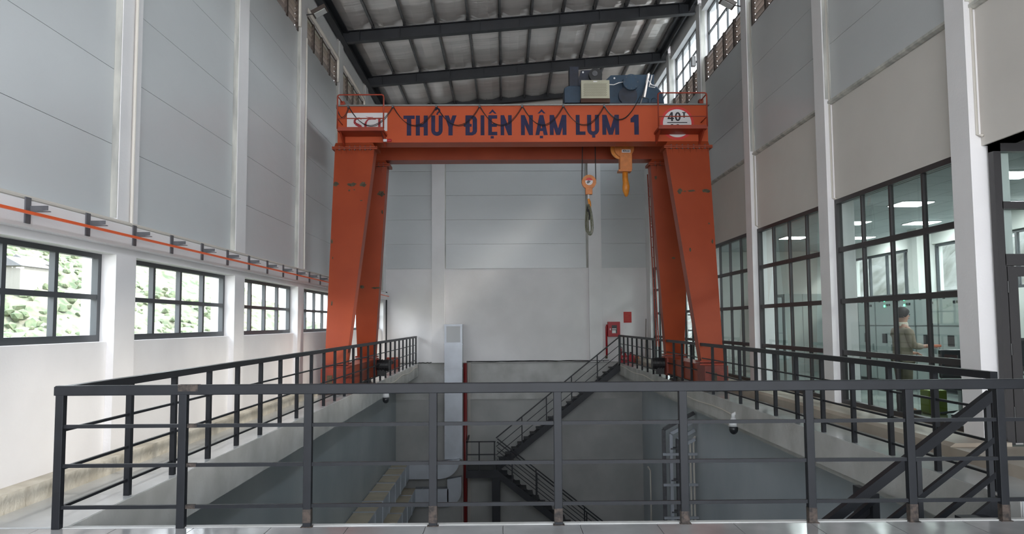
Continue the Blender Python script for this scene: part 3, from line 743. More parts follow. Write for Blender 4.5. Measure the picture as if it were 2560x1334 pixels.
# ------------------------------------------------------------------ gantry crane
CY0, CY1 = 18.3, 22.6
GF0, GF1, GR0, GR1 = 19.10, 19.65, 21.2, 21.75
GZ0, GZ1 = 6.09, 7.00
cr = thing('gantry_crane', (.45, 20.4, 0), 'big orange double girder gantry crane straddling the pit', 'crane')
def glyph(ch):
    # polygons in a unit cell: list of polys, width
    s = .25
    ring = lambda cx, cz, rx, rz, t, a0, a1, n=14: [(cx + rx * math.cos(a0 + (a1 - a0) * i / n), cz + rz * math.sin(a0 + (a1 - a0) * i / n)) for i in range(n + 1)] + [(cx + (rx - t) * math.cos(a1 - (a1 - a0) * i / n), cz + (rz - t) * math.sin(a1 - (a1 - a0) * i / n)) for i in range(n + 1)]
    R = lambda a, b, c, d: [(a, c), (b, c), (b, d), (a, d)]
    L = {
        'T': [R(0, .56, .83, 1), R(.17, .39, 0, .83)],
        'H': [R(0, .21, 0, 1), R(.41, .62, 0, 1), R(.21, .41, .42, .58)],
        'U': [R(0, .2, .25, 1), R(.38, .58, .25, 1), ring(.29, .27, .29, .29, .19, -PI, 0)],
        'Y': [[(0, 1), (.22, 1), (.41, .42), (.20, .42)], [(.40, 1), (.61, 1), (.41, .42), (.20, .42)], R(.2, .41, 0, .42)],
        'D': [R(.08, .29, 0, 1), [(.29, 1), (.42, 1), (.57, .93), (.64, .8), (.64, .2), (.57, .07), (.42, 0), (.29, 0), (.29, .15), (.38, .15), (.43, .22), (.43, .78), (.38, .85), (.29, .85)], R(0, .38, .43, .57)],
        'I': [R(0, .2, 0, 1)],
        'E': [R(0, .2, 0, 1), R(.2, .48, .83, 1), R(.2, .46, .42, .58), R(.2, .48, 0, .17)],
        'N': [R(0, .19, 0, 1), R(.40, .59, 0, 1), [(.0, 1), (.19, 1), (.59, 0), (.40, 0)]],
        'A': [[(0, 0), (.20, 0), (.42, 1), (.22, 1)], [(.43, 0), (.64, 0), (.42, 1), (.22, 1)], R(.14, .50, .20, .34)],
        'M': [R(0, .19, 0, 1), R(.62, .81, 0, 1), [(0, 1), (.21, 1), (.50, 0), (.31, 0)], [(.60, 1), (.81, 1), (.50, 0), (.31, 0)]],
        'L': [R(0, .2, 0, 1), R(.2, .49, 0, .17)],
        '1': [R(.17, .38, 0, 1), [(0, .62), (.17, .62), (.17, .95), (.2, 1), (0, .80)]],
        '4': [R(.34, .52, 0, 1), [(0, .22), (.62, .22), (.62, .37), (0, .37)], [(.0, .36), (.34, 1), (.45, 1), (.16, .36)]],
        '0': [ring(.28, .5, .28, .5, .17, 0, 2 * PI, 24)],
    }
    return L[ch]
def put_glyph(par, ch, x, z, h, y, m, name='letter', wscale=1., d=.006):
    mb = MB()
    for i, p in enumerate(glyph(ch)):
        q = [(x + u * h * wscale, z + v * h) for u, v in p]; yy = d + .0007 * i
        if len(q) > 12 or ch == 'D' and len(q) > 8:   # ring: build as quads
            n = len(q) // 2
            for k in range(n - 1): mb.prism([q[k], q[k + 1], q[2 * n - 2 - k], q[2 * n - 1 - k]], 'y', y - yy, y)
        else: mb.prism(q, 'y', y - yy, y)
    return mb.build(name, m, par)
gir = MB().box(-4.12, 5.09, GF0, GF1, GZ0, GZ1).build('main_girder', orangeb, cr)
MB().box(-4.16, 5.14, GF0 - .05, GF1 + .05, GZ1, GZ1 + .035).build('girder_rail_plate', mat('grey_rail_plate', (.22, .22, .21), .4, metal=.4), cr)
MB().box(-4.12, 5.09, GR0, GR1, GZ0, GZ1).build('main_girder', orange, cr)
MB().box(-4.16, 5.14, GR0 - .05, GR1 + .05, GZ1, GZ1 + .035).build('girder_rail_plate', MT['grey_rail_plate'], cr)
for x in (-4.16, 5.09): MB().box(x, x + .05, GF1, GR0, GZ0 + .1, GZ1 - .1).build('end_tie', orange, cr)
PXm = .009933; bx = lambda px: -2.49 + (px - 1008) * PXm
YT = GF0
letters = [('T', 1008, 1036), ('H', 1039, 1069), ('U', 1077.5, 1106), ('Y', 1110.6, 1141), ('D', 1159, 1192), ('I', 1201, 1210.5), ('E', 1220, 1242.6), ('N', 1251, 1279),
           ('N', 1302, 1332), ('A', 1338, 1369), ('M', 1374, 1416), ('L', 1439.5, 1463.6), ('U', 1468, 1498), ('M', 1506, 1548), ('1', 1577, 1597.5)]
for ch, a, b in letters:
    wu = max(u for p in glyph(ch) for u, v in p); h = .505; ws = (b - a) * PXm / (wu * h)
    put_glyph(gir, ch, bx(a), 6.262, h, YT, navy, 'letter', ws)
def acc(polys):
    mb = MB()
    for p in polys: mb.prism([(bx(x), 6.262 + (v) * .505) for x, v in p], 'y', YT - .006, YT)
    mb.build('letter_accent', navy, gir)
hk = [(1088, 1.30), (1090, 1.38), (1097, 1.37), (1101, 1.28), (1098, 1.18), (1094, 1.12), (1094, 1.04), (1090, 1.04), (1090, 1.13), (1095, 1.22), (1096, 1.28), (1094, 1.31), (1091, 1.28)]
mbh = MB(); pth = [(1088, 1.25), (1090, 1.33), (1095, 1.34), (1099, 1.28), (1097, 1.18), (1093, 1.12), (1092, 1.03)]
for i in range(len(pth) - 1): mbh.bar((bx(pth[i][0]), YT - .003, 6.262 + pth[i][1] * .505), (bx(pth[i + 1][0]), YT - .003, 6.262 + pth[i + 1][1] * .505), .04, .006, up=(0, 1, 0))
mbh.build('letter_accent', navy, gir)
for c in (1231, 1354):
    acc([[(c - 10, 1.08), (c - 5, 1.08), (c, 1.17), (c, 1.30)], [(c + 10, 1.08), (c + 5, 1.08), (c, 1.17), (c, 1.30)]])
for c, v in ((1230, -.09), (1353, -.09), (1484, -.07)): acc([[(c - 4, v - .07), (c + 4, v - .07), (c + 4, v + .05), (c - 4, v + .05)]])
# logo plate
MB().box(-3.89, -2.89, YT - .004, YT, 6.38, 6.84).build('logo_plate', signw, gir)
def stroke(pts, ws, m, par, name='logo_letter', y=YT - .006):
    mb = MB(); n = len(pts)
    for i in range(n - 1):
        (x0, z0), (x1, z1) = pts[i], pts[i + 1]; w0, w1 = ws[i] / 2, ws[i + 1] / 2
        dx, dz = x1 - x0, z1 - z0; l = math.hypot(dx, dz); nx, nz = -dz / l, dx / l
        mb.prism([(x0 + nx * w0, z0 + nz * w0), (x1 + nx * w1, z1 + nz * w1), (x1 - nx * w1, z1 - nz * w1), (x0 - nx * w0, z0 - nz * w0)], 'y', y - .003, y)
    return mb.build(name, m, par)
lx = lambda zx: bx(860 + zx * .0859); lz = lambda zy: 6.84 - (260 + zy * .0859 - 281) * PXm
Sp = [(510, 425), (430, 400), (340, 425), (295, 490), (330, 570), (430, 620), (500, 670), (530, 730), (480, 800), (400, 820), (310, 790)]
stroke([(lx(a), lz(b)) for a, b in Sp], [.03, .035, .045, .05, .065, .075, .07, .06, .045, .035, .03], logored, gir)
Cp = [(920, 420), (800, 425), (700, 440), (640, 510), (615, 600), (630, 690), (690, 780), (800, 815), (910, 790)]
stroke([(lx(a), lz(b)) for a, b in Cp], [.05, .03, .03, .045, .06, .055, .04, .03, .02], logored, gir)
stroke([(lx(630), lz(360)), (lx(720), lz(382)), (lx(840), lz(378))], [.006, .018, .012], logored, gir)
stroke([(lx(1025), lz(400)), (lx(1025), lz(800))], [.06, .06], logored, gir)
stroke([(lx(970), lz(410)), (lx(1090), lz(410))], [.03, .03], logored, gir)
# load sign
cxs, czs = 4.325, 6.545
MB().lathe([(.42, 0), (.42, .004), (.33, .004), (.33, 0)], (cxs, YT - .004, czs), 'y', 40).build('sign_ring', signred, gir)
MB().lathe([(.355, 0), (.355, .006)], (cxs, YT - .010, czs), 'y', 40).build('sign_disc', signw, gir)
ys_ = YT - .010
for ch, x, h, z in (('4', -.235, .225, .055), ('0', -.055, .225, .055), ('T', .13, .14, .14)):
    put_glyph(gir, ch, cxs + x, czs + z, h, ys_, blackm, 'sign_character', 1.1 if ch == '4' else 1.15)
MB().box(cxs - .25, cxs + .25, ys_ - .005, ys_, czs + .005, czs + .025).build('sign_line', blackm, gir)
for ch, x in (('1', -.2), ('0', -.06)): put_glyph(gir, ch, cxs + x, czs - .25, .225, ys_, blackm, 'sign_character', 1.15)
# legs
def leg(xo, xi_t, xi_b, yt, yb_, s):
    # xo outer edge, xi inner edge top and bottom; yt/yb centre in y at top and bottom
    ht, hb = .20, .17; zt, zb = 5.93, .70
    lo = [(xo, yb_ - hb, zb), (xi_b, yb_ - hb, zb), (xi_b, yb_ + hb, zb), (xo, yb_ + hb, zb)]
    hi = [(xo, yt - ht, zt), (xi_t, yt - ht, zt), (xi_t, yt + ht, zt), (xo, yt + ht, zt)]
    l = MB().hexa(lo, hi).build('leg', orange, cr)
    a, b = min(xo, xi_t), max(xo, xi_t)
    MB().box(a - .06, b + .08, yt - ht - .07, yt + ht + .07, 5.93, 5.96).build('flange_plate', orange, l)
    MB().box(a - .06, b + .08, yt - ht - .07, yt + ht + .07, 5.97, 6.0).build('flange_plate', orange, l)
    m = MB(); m.hexa([(a - .02, yt - ht, 6.0), (b + .02, yt - ht, 6.0), (b + .02, yt + ht, 6.0), (a - .02, yt + ht, 6.0)], [(a + .03, GF0 + .02 if yt < 20 else GR0, GZ0), (b - .03, GF0 + .02 if yt < 20 else GR0, GZ0), (b - .03, GF1 if yt < 20 else GR1, GZ0), (a + .03, GF1 if yt < 20 else GR1, GZ0)]); m.build('head_box', orange, l)
    g = None
    for i in range(8):
        x = a + .02 + (b - a - .04) * i / 7
        if g is None: g = MB().prism([(yt - ht, 5.93), (yt - ht - .06, 5.93), (yt - ht, 5.76)], 'x', x - .006, x + .006).build('gusset', orange, l); gx = x
        else: inst(g, l, (x, yt - ht - .03, 5.76))
    bo = None
    for i in range(7):
        x = a + .05 + (b - a) * (i + .5) / 7.6
        if bo is None: bo = MB().lathe([(.018, 0), (.018, .11)], (x, yt - ht - .045, 5.91), n=6).build('bolt', greyst, l)
        else: inst(bo, l, (x, yt - ht - .045, 5.91))
    xc = (xo + xi_b) / 2
    m = MB(); wbx = abs(xi_b - xo) / 2 + .05; m.box(xc - wbx, xc + wbx, yb_ - hb - .05, yb_ + hb + .05, .66, .70); m.build('foot_plate', orangel, l)
    m = MB(); m.box(xc - wbx, xc + wbx, yb_ - hb - .05, yb_ + hb + .05, .60, .64); m.build('foot_plate', orangel, l)
    return l
legs = [leg(-4.20, -3.22, -3.70, 19.38, 18.5, 0), leg(5.12, 4.05, 4.60, 19.38, 18.5, 0), leg(-4.20, -3.22, -3.70, 21.45, 22.5, 0), leg(5.12, 4.05, 4.60, 21.45, 22.5, 0)]
# bare metal patches on the legs
def patch(par, cx_, cz_, w_, h_, y, seed):
    r_ = random.Random(seed); n = 14
    pts = [(cx_ + w_ / 2 * math.cos(t) * r_.uniform(.6, 1.15), cz_ + h_ / 2 * math.sin(t) * r_.uniform(.55, 1.2)) for t in [2 * PI * i / n for i in range(n)]]
    mb = MB(); tilt = (18.5 - 19.38) / (5.93 - .70)
    f = lambda z: y(z) - .004
    mb.add([(px, f(pz), pz) for px, pz in pts] + [(px, f(pz) + .003, pz) for px, pz in pts], [tuple(range(n))[::-1], tuple(range(n, 2 * n))] + [(i, (i + 1) % n, n + (i + 1) % n, n + i) for i in range(n)])
    mb.build('bare_patch', chip, par)
yf = lambda z: (18.5 - .17) + ((19.38 - .20) - (18.5 - .17)) * (z - .70) / (5.93 - .70)
yb2 = lambda z: (22.5 - .17) + ((21.45 - .20) - (22.5 - .17)) * (z - .70) / (5.93 - .70)
for i, (x, z, w_, h_) in enumerate(((-4.13, 5.05, .14, .13), (-3.74, 5.03, .27, .11), (-3.47, 5.03, .16, .16), (-3.80, 4.88, .05, .06), (-3.68, 4.9, .04, .04), (-3.50, 4.62, .07, .03), (-4.17, 3.6, .05, .12), (-4.1, 2.1, .04, .16), (-4.13, 3.2, .03, .07))):
    patch(legs[0], x, z, w_, h_, yf, i)
for i, (x, z, w_, h_) in enumerate(((4.33, 4.82, .13, .16), (4.62, 4.83, .22, .06), (4.98, 4.83, .20, .12), (4.45, 4.82, .08, .03), (4.50, 3.35, .05, .10), (5.05, 3.55, .05, .12), (5.0, 4.0, .04, .05))):
    patch(legs[1], x, z, w_, h_, yf, 20 + i)
for i, (x, z, w_, h_) in enumerate(((-3.40, 5.2, .22, .17), (-4.0, 2.65, .14, .10), (-3.62, 2.62, .30, .07), (-3.38, 4.7, .06, .12))):
    patch(legs[2], x, z, w_, h_, yb2, 40 + i)
for i, (x, z, w_, h_) in enumerate(((4.2, 5.6, .08, .10), (4.75, 3.4, .1, .06))): patch(legs[3], x, z, w_, h_, yb2, 50 + i)
# sill beams, wheel boxes and motors
for s, xc, mm_ in ((-1, -3.95, orangel), (1, 4.86, maroon)):
    MB().box(xc - .21, xc + .21, 18.72, 22.3, .12, .58).build('sill_beam', orange, cr)
    MB().box(xc - .23, xc + .23, 18.72, 22.3, .58, .60).build('sill_beam_cap', orange, cr)
    for y0 in (18.0, 22.25):
        bx_ = MB().box(xc - .27, xc + .27, y0, y0 + .72, .10, .60).build('wheel_box', mm_, cr, bevel=.01)
        MB().box(xc - .12, xc + .0, y0 - .02, y0, .16, .44).build('cover_plate', chip, bx_)
        for dy in (.16, .56): MB().lathe([(.13, -.06), (.15, -.05), (.13, -.045), (.13, .045), (.15, .05), (.13, .06)], (xc, y0 + dy, .14), 'x', 20).build('wheel', greyst, bx_)
    mo = MB().tube([(xc - s * .27, 22.6, .42), (xc - s * .62, 22.6, .42)], .16, 16).build('travel_motor', blk, cr, smooth=False)
    for i in range(4): MB().tube([(xc - s * (.33 + .08 * i), 22.6, .42), (xc - s * (.35 + .08 * i), 22.6, .42)], .18, 16).build('cooling_fin', blk, mo)
    MB().box(xc - s * .29, xc - s * .5, 22.5, 22.7, .12, .30).build('gear_case', blk, mo)
    # access ladder on the far leg
    if s > 0:
        m = MB()
        for yy in (22.62, 22.95): m.bar((4.45, yy, .9), (4.28, yy, 6.0), .03, .03)
        for i in range(16): m.bar((4.44 - .01 * i, 22.62, 1.1 + .3 * i), (4.44 - .01 * i, 22.95, 1.1 + .3 * i), .02, .02)
        m.build('ladder', orangel, cr)
# end platforms
for x0, x1, fzp in ((-4.0, -2.89, 6.29), (3.74, 4.92, 6.31)):
    yp = 18.5; fz_ = fzp
    p = MB().box(x0, x1, yp, GF0, fz_ - .05, fz_).build('service_platform', orangel, cr)
    MB().box(x0, x1, yp - .01, yp, fz_ - .05, fz_ + .04).build('toe_board', orangel, p)
    for x in (x0 + .05, x1 - .05): MB().prism([(yp + .1, fz_ - .05), (GF0, fz_ - .05), (GF0, fz_ - .30)], 'x', x - .02, x + .02).build('bracket', orangel, p)
    zt = fz_ + .83
    MB().tube([(x0, yp, fz_), (x0, yp, zt - .05), (x0 + .015, yp, zt - .015), (x0 + .05, yp, zt), (x1 - .05, yp, zt), (x1 - .015, yp, zt - .015), (x1, yp, zt - .05), (x1, yp, fz_)], .018, 8).build('guard_hoop', orangel, p, smooth=True)
    MB().tube([(x0, yp, fz_ + .25), (x1, yp, fz_ + .25)], .014, 8).build('guard_bar', orangel, p)
    xo = x0 if x0 < 0 else x1
    MB().tube([(xo, yp, zt - .03), (xo, GF0, zt - .03)], .014, 8).build('guard_bar', orangel, p)
    MB().tube([(xo, yp, fz_ + .25), (xo, GF0, fz_ + .25)], .014, 8).build('guard_bar', orangel, p)
MB().box(-4.05, -3.95, GF0 - .06, GF0 + .1, 7.03, 7.12).build('rail_stop', orangel, cr); MB().box(4.88, 4.98, GF0 - .06, GF0 + .1, 7.03, 7.14).build('rail_stop', orangel, cr)
# alarm lamp below the left platform
al = MB().lathe([(.035, 0), (.035, .09)], (-2.93, 18.75, 6.06), 'x', 12).build('alarm_lamp', camw, cr)
MB().lathe([(.035, .09), (.035, .19), (.02, .2)], (-2.93, 18.75, 6.06), 'x', 12).build('red_lens', redm, al)
MB().bar((-2.93, 18.75, 6.1), (-2.98, 18.52, 6.3), .01).build('wire', blk, al)
# festoon cable
hang = [(-4.15, 6.97), (-3.85, 6.98), (-2.75, 6.98), (-1.67, 6.98), (-.60, 6.98), (.46, 6.98), (1.48, 6.98), (2.50, 6.98)]
for i in range(len(hang) - 1):
    (x0, z0), (x1, z1) = hang[i], hang[i + 1]; sag = .47 if i else .25
    m = MB()
    for off in (0, .02):
        m.tube([(x0 + (x1 - x0) * t + off, GF0 - .05, z0 - (sag + off * 1.3) * (1 - abs(2 * t - 1) ** 2.0)) for t in lin(0, 1, 12)], .007, 6)
    m.build('festoon_cable', blk, cr)
    MB().box(x1 - .02, x1 + .02, GF0 - .10, GF0 - .05, 6.95, 7.01).build('cable_clip', greyst, cr)
m = MB()
for off in (0, .03): m.tube([(2.5 + (3.62 - 2.5) * t, GF0 - .09, 6.98 - .42 * math.sin(PI * min(1, t * 1.25)) ** .9 * (1 - t * .3) + (t ** 3) * .45 - off * (1 - t)) for t in lin(0, .8, 12)] + [(3.62, GF0 - .05, 7.15)], .008, 6)
m.build('festoon_cable', blk, cr)

# ------------------------------------------------------------------ hoist trolley (stands on the girders)
tr = thing('hoist_trolley', (2.8, 20.4, 7.04), 'dark blue hoist trolley with winches on top of the crane', 'hoist')
YH = 19.6
def P2(pts): return [(a, b) for a, b in pts]
MB().box(1.56, 4.05, YH, 21.6, 7.05, 7.22).build('trolley_frame', dblue, tr)
MB().prism([(1.56, 7.1), (1.56, 7.60), (1.66, 7.66), (2.0, 7.66), (2.0, 7.1)], 'y', YH, YH + .6).build('gear_case', blue, tr, bevel=.01)
e = MB().box(1.71, 1.94, YH + .1, YH + .5, 7.6, 8.2).build('electrical_case', dblue, tr)
pm = MB().prism([(1.93, 7.68), (1.93, 7.85), (1.99, 8.05), (2.0, 8.08), (2.52, 8.10), (2.54, 7.98), (2.53, 7.66)], 'y', YH + .05, YH + .12).build('motor_plate', dblue, tr)
MB().lathe([(.17, -.12), (.17, .02), (.15, -.14)][:2], (2.36, YH + .05, 7.93), 'y', 24).build('motor', blk, pm)
MB().lathe([(.07, -.14), (.07, -.11)], (2.34, YH + .05, 7.96), 'y', 16).build('motor_cap', greyst, pm)
MB().lathe([(.025, -.01), (.025, 0)], (2.05, YH + .05, 8.03), 'y', 10).build('lifting_hole', camw, pm)
rb = MB().box(1.97, 2.69, YH - .22, YH - .02, 7.27, 7.74).build('resistor_box', beige, tr, bevel=.006)
m = MB(); q = None
for i in range(22):
    for j in range(12):
        x = 2.04 + i * .0265 + (.013 if j % 2 else 0); z = 7.335 + j * .028
        m.box(x - .008, x + .008, YH - .2215, YH - .220, z - .007, z + .007)
tag(m.build('grille_holes', beiged, rb), kind='stuff')
MB().box(2.28, 2.38, YH - .225, YH - .22, 7.69, 7.715).build('name_plate', signw, rb)
MB().box(1.96, 2.70, YH - .20, YH + .02, 7.17, 7.27).build('resistor_base', mat('rust_brown', (.06, .022, .012), .7), tr)
wp_ = MB().prism([(2.0, 7.1), (2.0, 7.6), (2.40, 7.62), (2.78, 7.98), (3.90, 8.0), (3.90, 7.75), (4.10, 7.52), (4.15, 7.25), (4.15, 7.1)], 'y', YH + .14, YH + .24).build('winch_side_plate', blue, tr, bevel=.01)
MB().lathe([(.205, -.20), (.205, .0)], (3.27, YH + .14, 7.74), 'y', 28).build('winch_motor_end', blue, wp_)
MB().lathe([(.225, -.05), (.225, -.02)], (3.31, YH + .14, 7.74), 'y', 28).build('motor_flange', blue, wp_)
for a in lin(0, 2 * PI, 8)[:-1]: MB().lathe([(.012, -.212), (.012, -.2)], (3.27 + .17 * math.cos(a), YH + .14, 7.74 + .17 * math.sin(a)), 'y', 6).build('bolt', greyst, wp_)
MB().lathe([(.24, -.10), (.24, .0)], (3.2, YH + .14, 7.42), 'y', 24).build('brake_drum', dblue, wp_)
MB().lathe([(.15, -.06), (.15, .0)], (3.88, YH + .14, 7.28), 'y', 24).build('end_cap', blue, wp_)
MB().tube([(3.88 + .08 * math.cos(t), YH + .077, 7.28 + .08 * math.sin(t)) for t in lin(0, 2 * PI, 24)], .006, 6, cap=False).build('cap_ring', dblue, wp_)
MB().lathe([(.025, -.01), (.025, 0)], (2.87, YH + .14, 7.90), 'y', 10).build('lifting_hole', camw, wp_)
MB().tube([(2.9, 20.0, 7.45), (2.9, 21.4, 7.45)], .3, 20).build('rope_drum', greyst, tr)
MB().prism([(2.0, 7.1), (2.4, 7.62), (2.78, 7.98), (3.90, 8.0), (4.15, 7.25), (4.15, 7.1)], 'y', 21.4, 21.5).build('winch_side_plate', blue, tr)
MB().bar((3.72, YH - .05, 7.95), (3.58, YH - .12, 7.32), .05, .05).build('cable_arm', signw, tr)
MB().bar((3.74, YH - .05, 7.98), (3.45, YH - .15, 7.05), .03, .03).build('cable_arm', greyst, tr)
m = MB(); m.tube([(3.7, YH - .05, 7.8), (3.78, YH - .1, 7.65), (3.9, YH - .1, 7.62), (3.86, YH - .1, 7.58), (3.72, YH - .1, 7.6), (3.8, YH - .1, 7.9)], .014, 6); m.build('loose_cable', signw, tr)
m = MB(); m.tube([(2.70, YH - .1, 7.66), (2.82, YH - .08, 7.66), (2.95, YH - .05, 7.72), (3.08, YH, 7.76)], .01, 6); m.build('loose_cable', signw, tr)

# ------------------------------------------------------------------ hook blocks
YK = 20.4
h1 = thing('hook_block', (2.24, YK, 4.75), 'small orange pulley hook block hanging on two black ropes', 'hook')
for x0, x1 in ((2.11, 2.06), (2.42, 2.43)):
    MB().tube([(x0, YK, 7.1), (x1, YK, 5.28)], .013, 6).build('rope', rope, h1)
MB().lathe([(.19, -.05), (.19, .05)], (2.245, YK, 5.31), 'y', 28).build('sheave_case', pulley, h1)
MB().lathe([(.10, -.06), (.10, -.05)], (2.245, YK, 5.32), 'y', 24).build('round_sticker', signw, h1)
MB().prism([(2.245 + .1 * math.cos(t), 5.32 + .1 * math.sin(t)) for t in lin(.3, PI - .3, 10)], 'y', YK - .063, YK - .06).build('red_half_disc', signred, h1)
MB().prism([(2.18, 5.30), (2.22, 5.35), (2.29, 5.33), (2.25, 5.28), (2.20, 5.26)], 'y', YK - .066, YK - .063).build('grey_emblem', greyst, h1)
MB().box(2.15, 2.33, YK - .07, YK + .07, 4.98, 5.16).build('lower_case', pulley, h1, bevel=.008)
MB().tube([(2.23, YK, 5.0), (2.23, YK, 4.85)], .025, 8).build('shank', camw, h1)
MB().tube([(2.23, YK, 4.86), (2.25, YK - .02, 4.78), (2.26, YK, 4.68), (2.27, YK + .02, 4.63)], [.03, .04, .04, .02], 8).build('hook', yellow, h1)
sl = MB(); rn = random.Random(5)
for i in range(7):
    c = 2.20 + rn.uniform(-.03, .06); wd = rn.uniform(.05, .13); bot = rn.uniform(3.86, 4.0); yy = YK + rn.uniform(-.06, .06); sk = rn.uniform(-.04, .05)
    pts = []
    for t in lin(0, 1, 18):
        a = -PI + 2 * PI * t - PI / 2
        zz = (4.72 + bot) / 2 + (4.72 - bot) / 2 * -math.sin(a + PI) ; xx = c + wd * math.cos(a) * (.35 + .65 * (4.72 - zz) / (4.72 - bot)) + sk * (4.72 - zz)
        pts.append((xx, yy + .01 * math.sin(i + t * 6), zz))
    sl.tube(pts, .012, 6, cap=False)
slo = thing('wire_sling', (2.24, YK, 3.87), 'looped greenish wire rope slings hanging from the small hook', 'sling')
sl.build('wire_loops', sling, slo)
sl2 = MB(); sl2.tube([(2.19, YK - .03, 4.68), (2.21, YK - .04, 4.55), (2.25, YK - .03, 4.42), (2.24, YK - .03, 4.30)], [.02, .035, .02, .015], 8); sl2.build('shackle', blk, slo)
h2 = thing('hook_block', (3.22, YK, 4.9), 'large yellow hook block with a 40ton plate below the girder', 'hook')
m = MB(); m.lathe([(.26, -.12), (.26, .12)], (3.18, YK, 6.20), 'y', 28); m.build('sheave_case', pulley, h2)
MB().lathe([(.29, -.03), (.29, .03)], (3.12, YK, 6.20), 'y', 28).build('sheave', yellow, h2)
MB().hexa([(3.06, YK - .13, 5.62), (3.38, YK - .13, 5.62), (3.38, YK + .13, 5.62), (3.06, YK + .13, 5.62)], [(3.06, YK - .13, 6.2), (3.38, YK - .13, 6.2), (3.38, YK + .13, 6.2), (3.06, YK + .13, 6.2)]).build('lower_case', pulley, h2, bevel=.01)
MB().box(3.02, 3.36, YK - .15, YK + .15, 5.57, 5.62).build('base_plate', pulley, h2)
MB().tube([(3.21, YK, 5.60), (3.21, YK, 5.40), (3.22, YK - .02, 5.28), (3.22, YK - .05, 5.18), (3.22, YK - .02, 5.08), (3.23, YK, 4.98), (3.23, YK, 4.92)], [.075, .075, .08, .095, .09, .06, .03], 14).build('hook', yellow, h2, smooth=True)
pl = MB().box(3.11, 3.34, YK - .142, YK - .128, 6.07, 6.15).build('load_plate', signw, h2)
for x0 in (3.05, 3.40): MB().tube([(x0, YK, 7.1), (x0, YK, 6.3)], .014, 6).build('rope', rope, h2)
def text(body, size, loc, par, m, name='lettering', rot=(PI / 2, 0, 0), wid=None, bold=0):
    c = bpy.data.curves.new(name, 'FONT'); c.body = body; c.size = size; c.extrude = .001; c.align_x = 'CENTER'; c.align_y = 'CENTER'; c.offset = bold
    o = bpy.data.objects.new(name, c); COL.objects.link(o); bpy.context.view_layer.update()
    me = bpy.data.meshes.new_from_object(o.evaluated_get(bpy.context.evaluated_depsgraph_get())); bpy.data.objects.remove(o)
    me.materials.clear(); me.materials.append(m)
    ob = bpy.data.objects.new(name, me); COL.objects.link(ob); ob.parent = par; ob.location = Vector(loc) - wloc(par); ob.rotation_euler = rot
    if wid:
        xs = [v.co.x for v in me.vertices]; ob.scale = (wid / (max(xs) - min(xs)), 1, 1)
    WL[ob.name] = Vector(loc); return ob
text('40ton', .075, (3.225, YK - .143, 6.11), pl, blackm, wid=.19, bold=.002)

# ------------------------------------------------------------------ fire equipment by the far stair
fb = thing('fire_hose_cabinet', (4.41, 31.6, 1.05), 'red fire hose cabinet with small window on the back wall', 'fire cabinet')
MB().box(4.17, 4.66, 31.58, 31.78, 1.04, 1.64).build('body', redm, fb, bevel=.008)
dd = MB().box(4.20, 4.64, 31.565, 31.58, 1.07, 1.61).build('door', redm, fb)
MB().box(4.32, 4.53, 31.558, 31.566, 1.18, 1.50).build('door_window', dark, dd); MB().box(4.33, 4.48, 31.552, 31.558, 1.18, 1.30).build('paper_label', signw, dd); MB().box(4.33, 4.50, 31.552, 31.558, 1.33, 1.37).build('paper_label', signw, dd)
MB().box(4.24, 4.27, 31.55, 31.566, 1.30, 1.38).build('handle', camw, dd)
MB().tube([(4.20, 31.7, 1.50), (4.14, 31.7, 1.50), (4.12, 31.7, 1.42), (4.12, 31.7, .25)], .04, 10).build('feed_pipe', redm, fb, smooth=True)
MB().lathe([(.06, -.04), (.06, .04)], (4.10, 31.68, .22), 'x', 12).build('valve', chip, fb)
po = thing('fire_notice', (5.0, 31.75, 1.65), 'small red notice sheet on the wall beside the hose cabinet', 'notice')
MB().box(4.84, 5.16, 31.77, 31.785, 1.60, 2.04).build('sheet', poster, po)
m = MB(); rn = random.Random(2)
for j in range(9): m.box(4.88, 4.88 + rn.uniform(.14, .24), 31.768, 31.77, 1.97 - .035 * j, 1.976 - .035 * j)
tag(m.build('faint_text_lines', mat('faded_red_text', (.55, .15, .08), .6), po), kind='stuff')
fe = thing('extinguisher_tray', (4.95, 31.3, .0), 'red metal tray marked PCCC beside the stair head', 'tray')
MB().box(4.55, 5.15, 31.12, 31.42, .02, .30).build('tray', redm, fe)
text('PCCC', .10, (4.80, 31.115, .18), fe, signw, wid=.26)
for i, (x, h, l) in enumerate(((4.60, .62, 'tallest red extinguisher at the left end of the red tray'), (4.80, .40, 'small red extinguisher in the middle of the red tray'), (5.02, .40, 'small red extinguisher at the right end of the red tray'))):
    q = thing('fire_extinguisher', (x, 31.27, .04), l, 'extinguisher')
    MB().lathe([(.06, .02), (.065, .05), (.065, h - .12), (.04, h - .05), (.02, h - .02)], (x, 31.27, .02), n=14).build('cylinder', redm, q, smooth=True)
    MB().box(x - .05, x + .05, 31.25, 31.29, h, h + .03).build('valve_handle', blk, q)
    MB().tube([(x, 31.25, h + .01), (x + .07, 31.2, h), (x + .08, 31.2, h - .15), (x + .06, 31.2, h - .25)], .012, 6).build('hose', blk, q)
tag(MB().bar((5.62, 31.3, .02), (5.74, 31.72, 1.75), .025).build('leaning_pole', chip), 'thin pole leaning in the far right corner', 'pole')
tag(MB().box(5.18, 5.30, 31.0, 31.2, .005, .30).build('cardboard_box', mat('orange_card', (.42, .16, .08), .8)), 'small orange brown box standing near the extinguishers', 'box')
bs = thing('rail_buffer', (-4.0, 28.0, 0), 'low orange end stop on the far left walkway', 'buffer')
MB().box(-4.25, -3.75, 27.9, 28.1, 0, .42).build('stop_plate', orangel, bs); MB().tube([(-4, 27.9, .25), (-4, 27.7, .25)], .06, 10).build('rubber_pad', blk, bs)

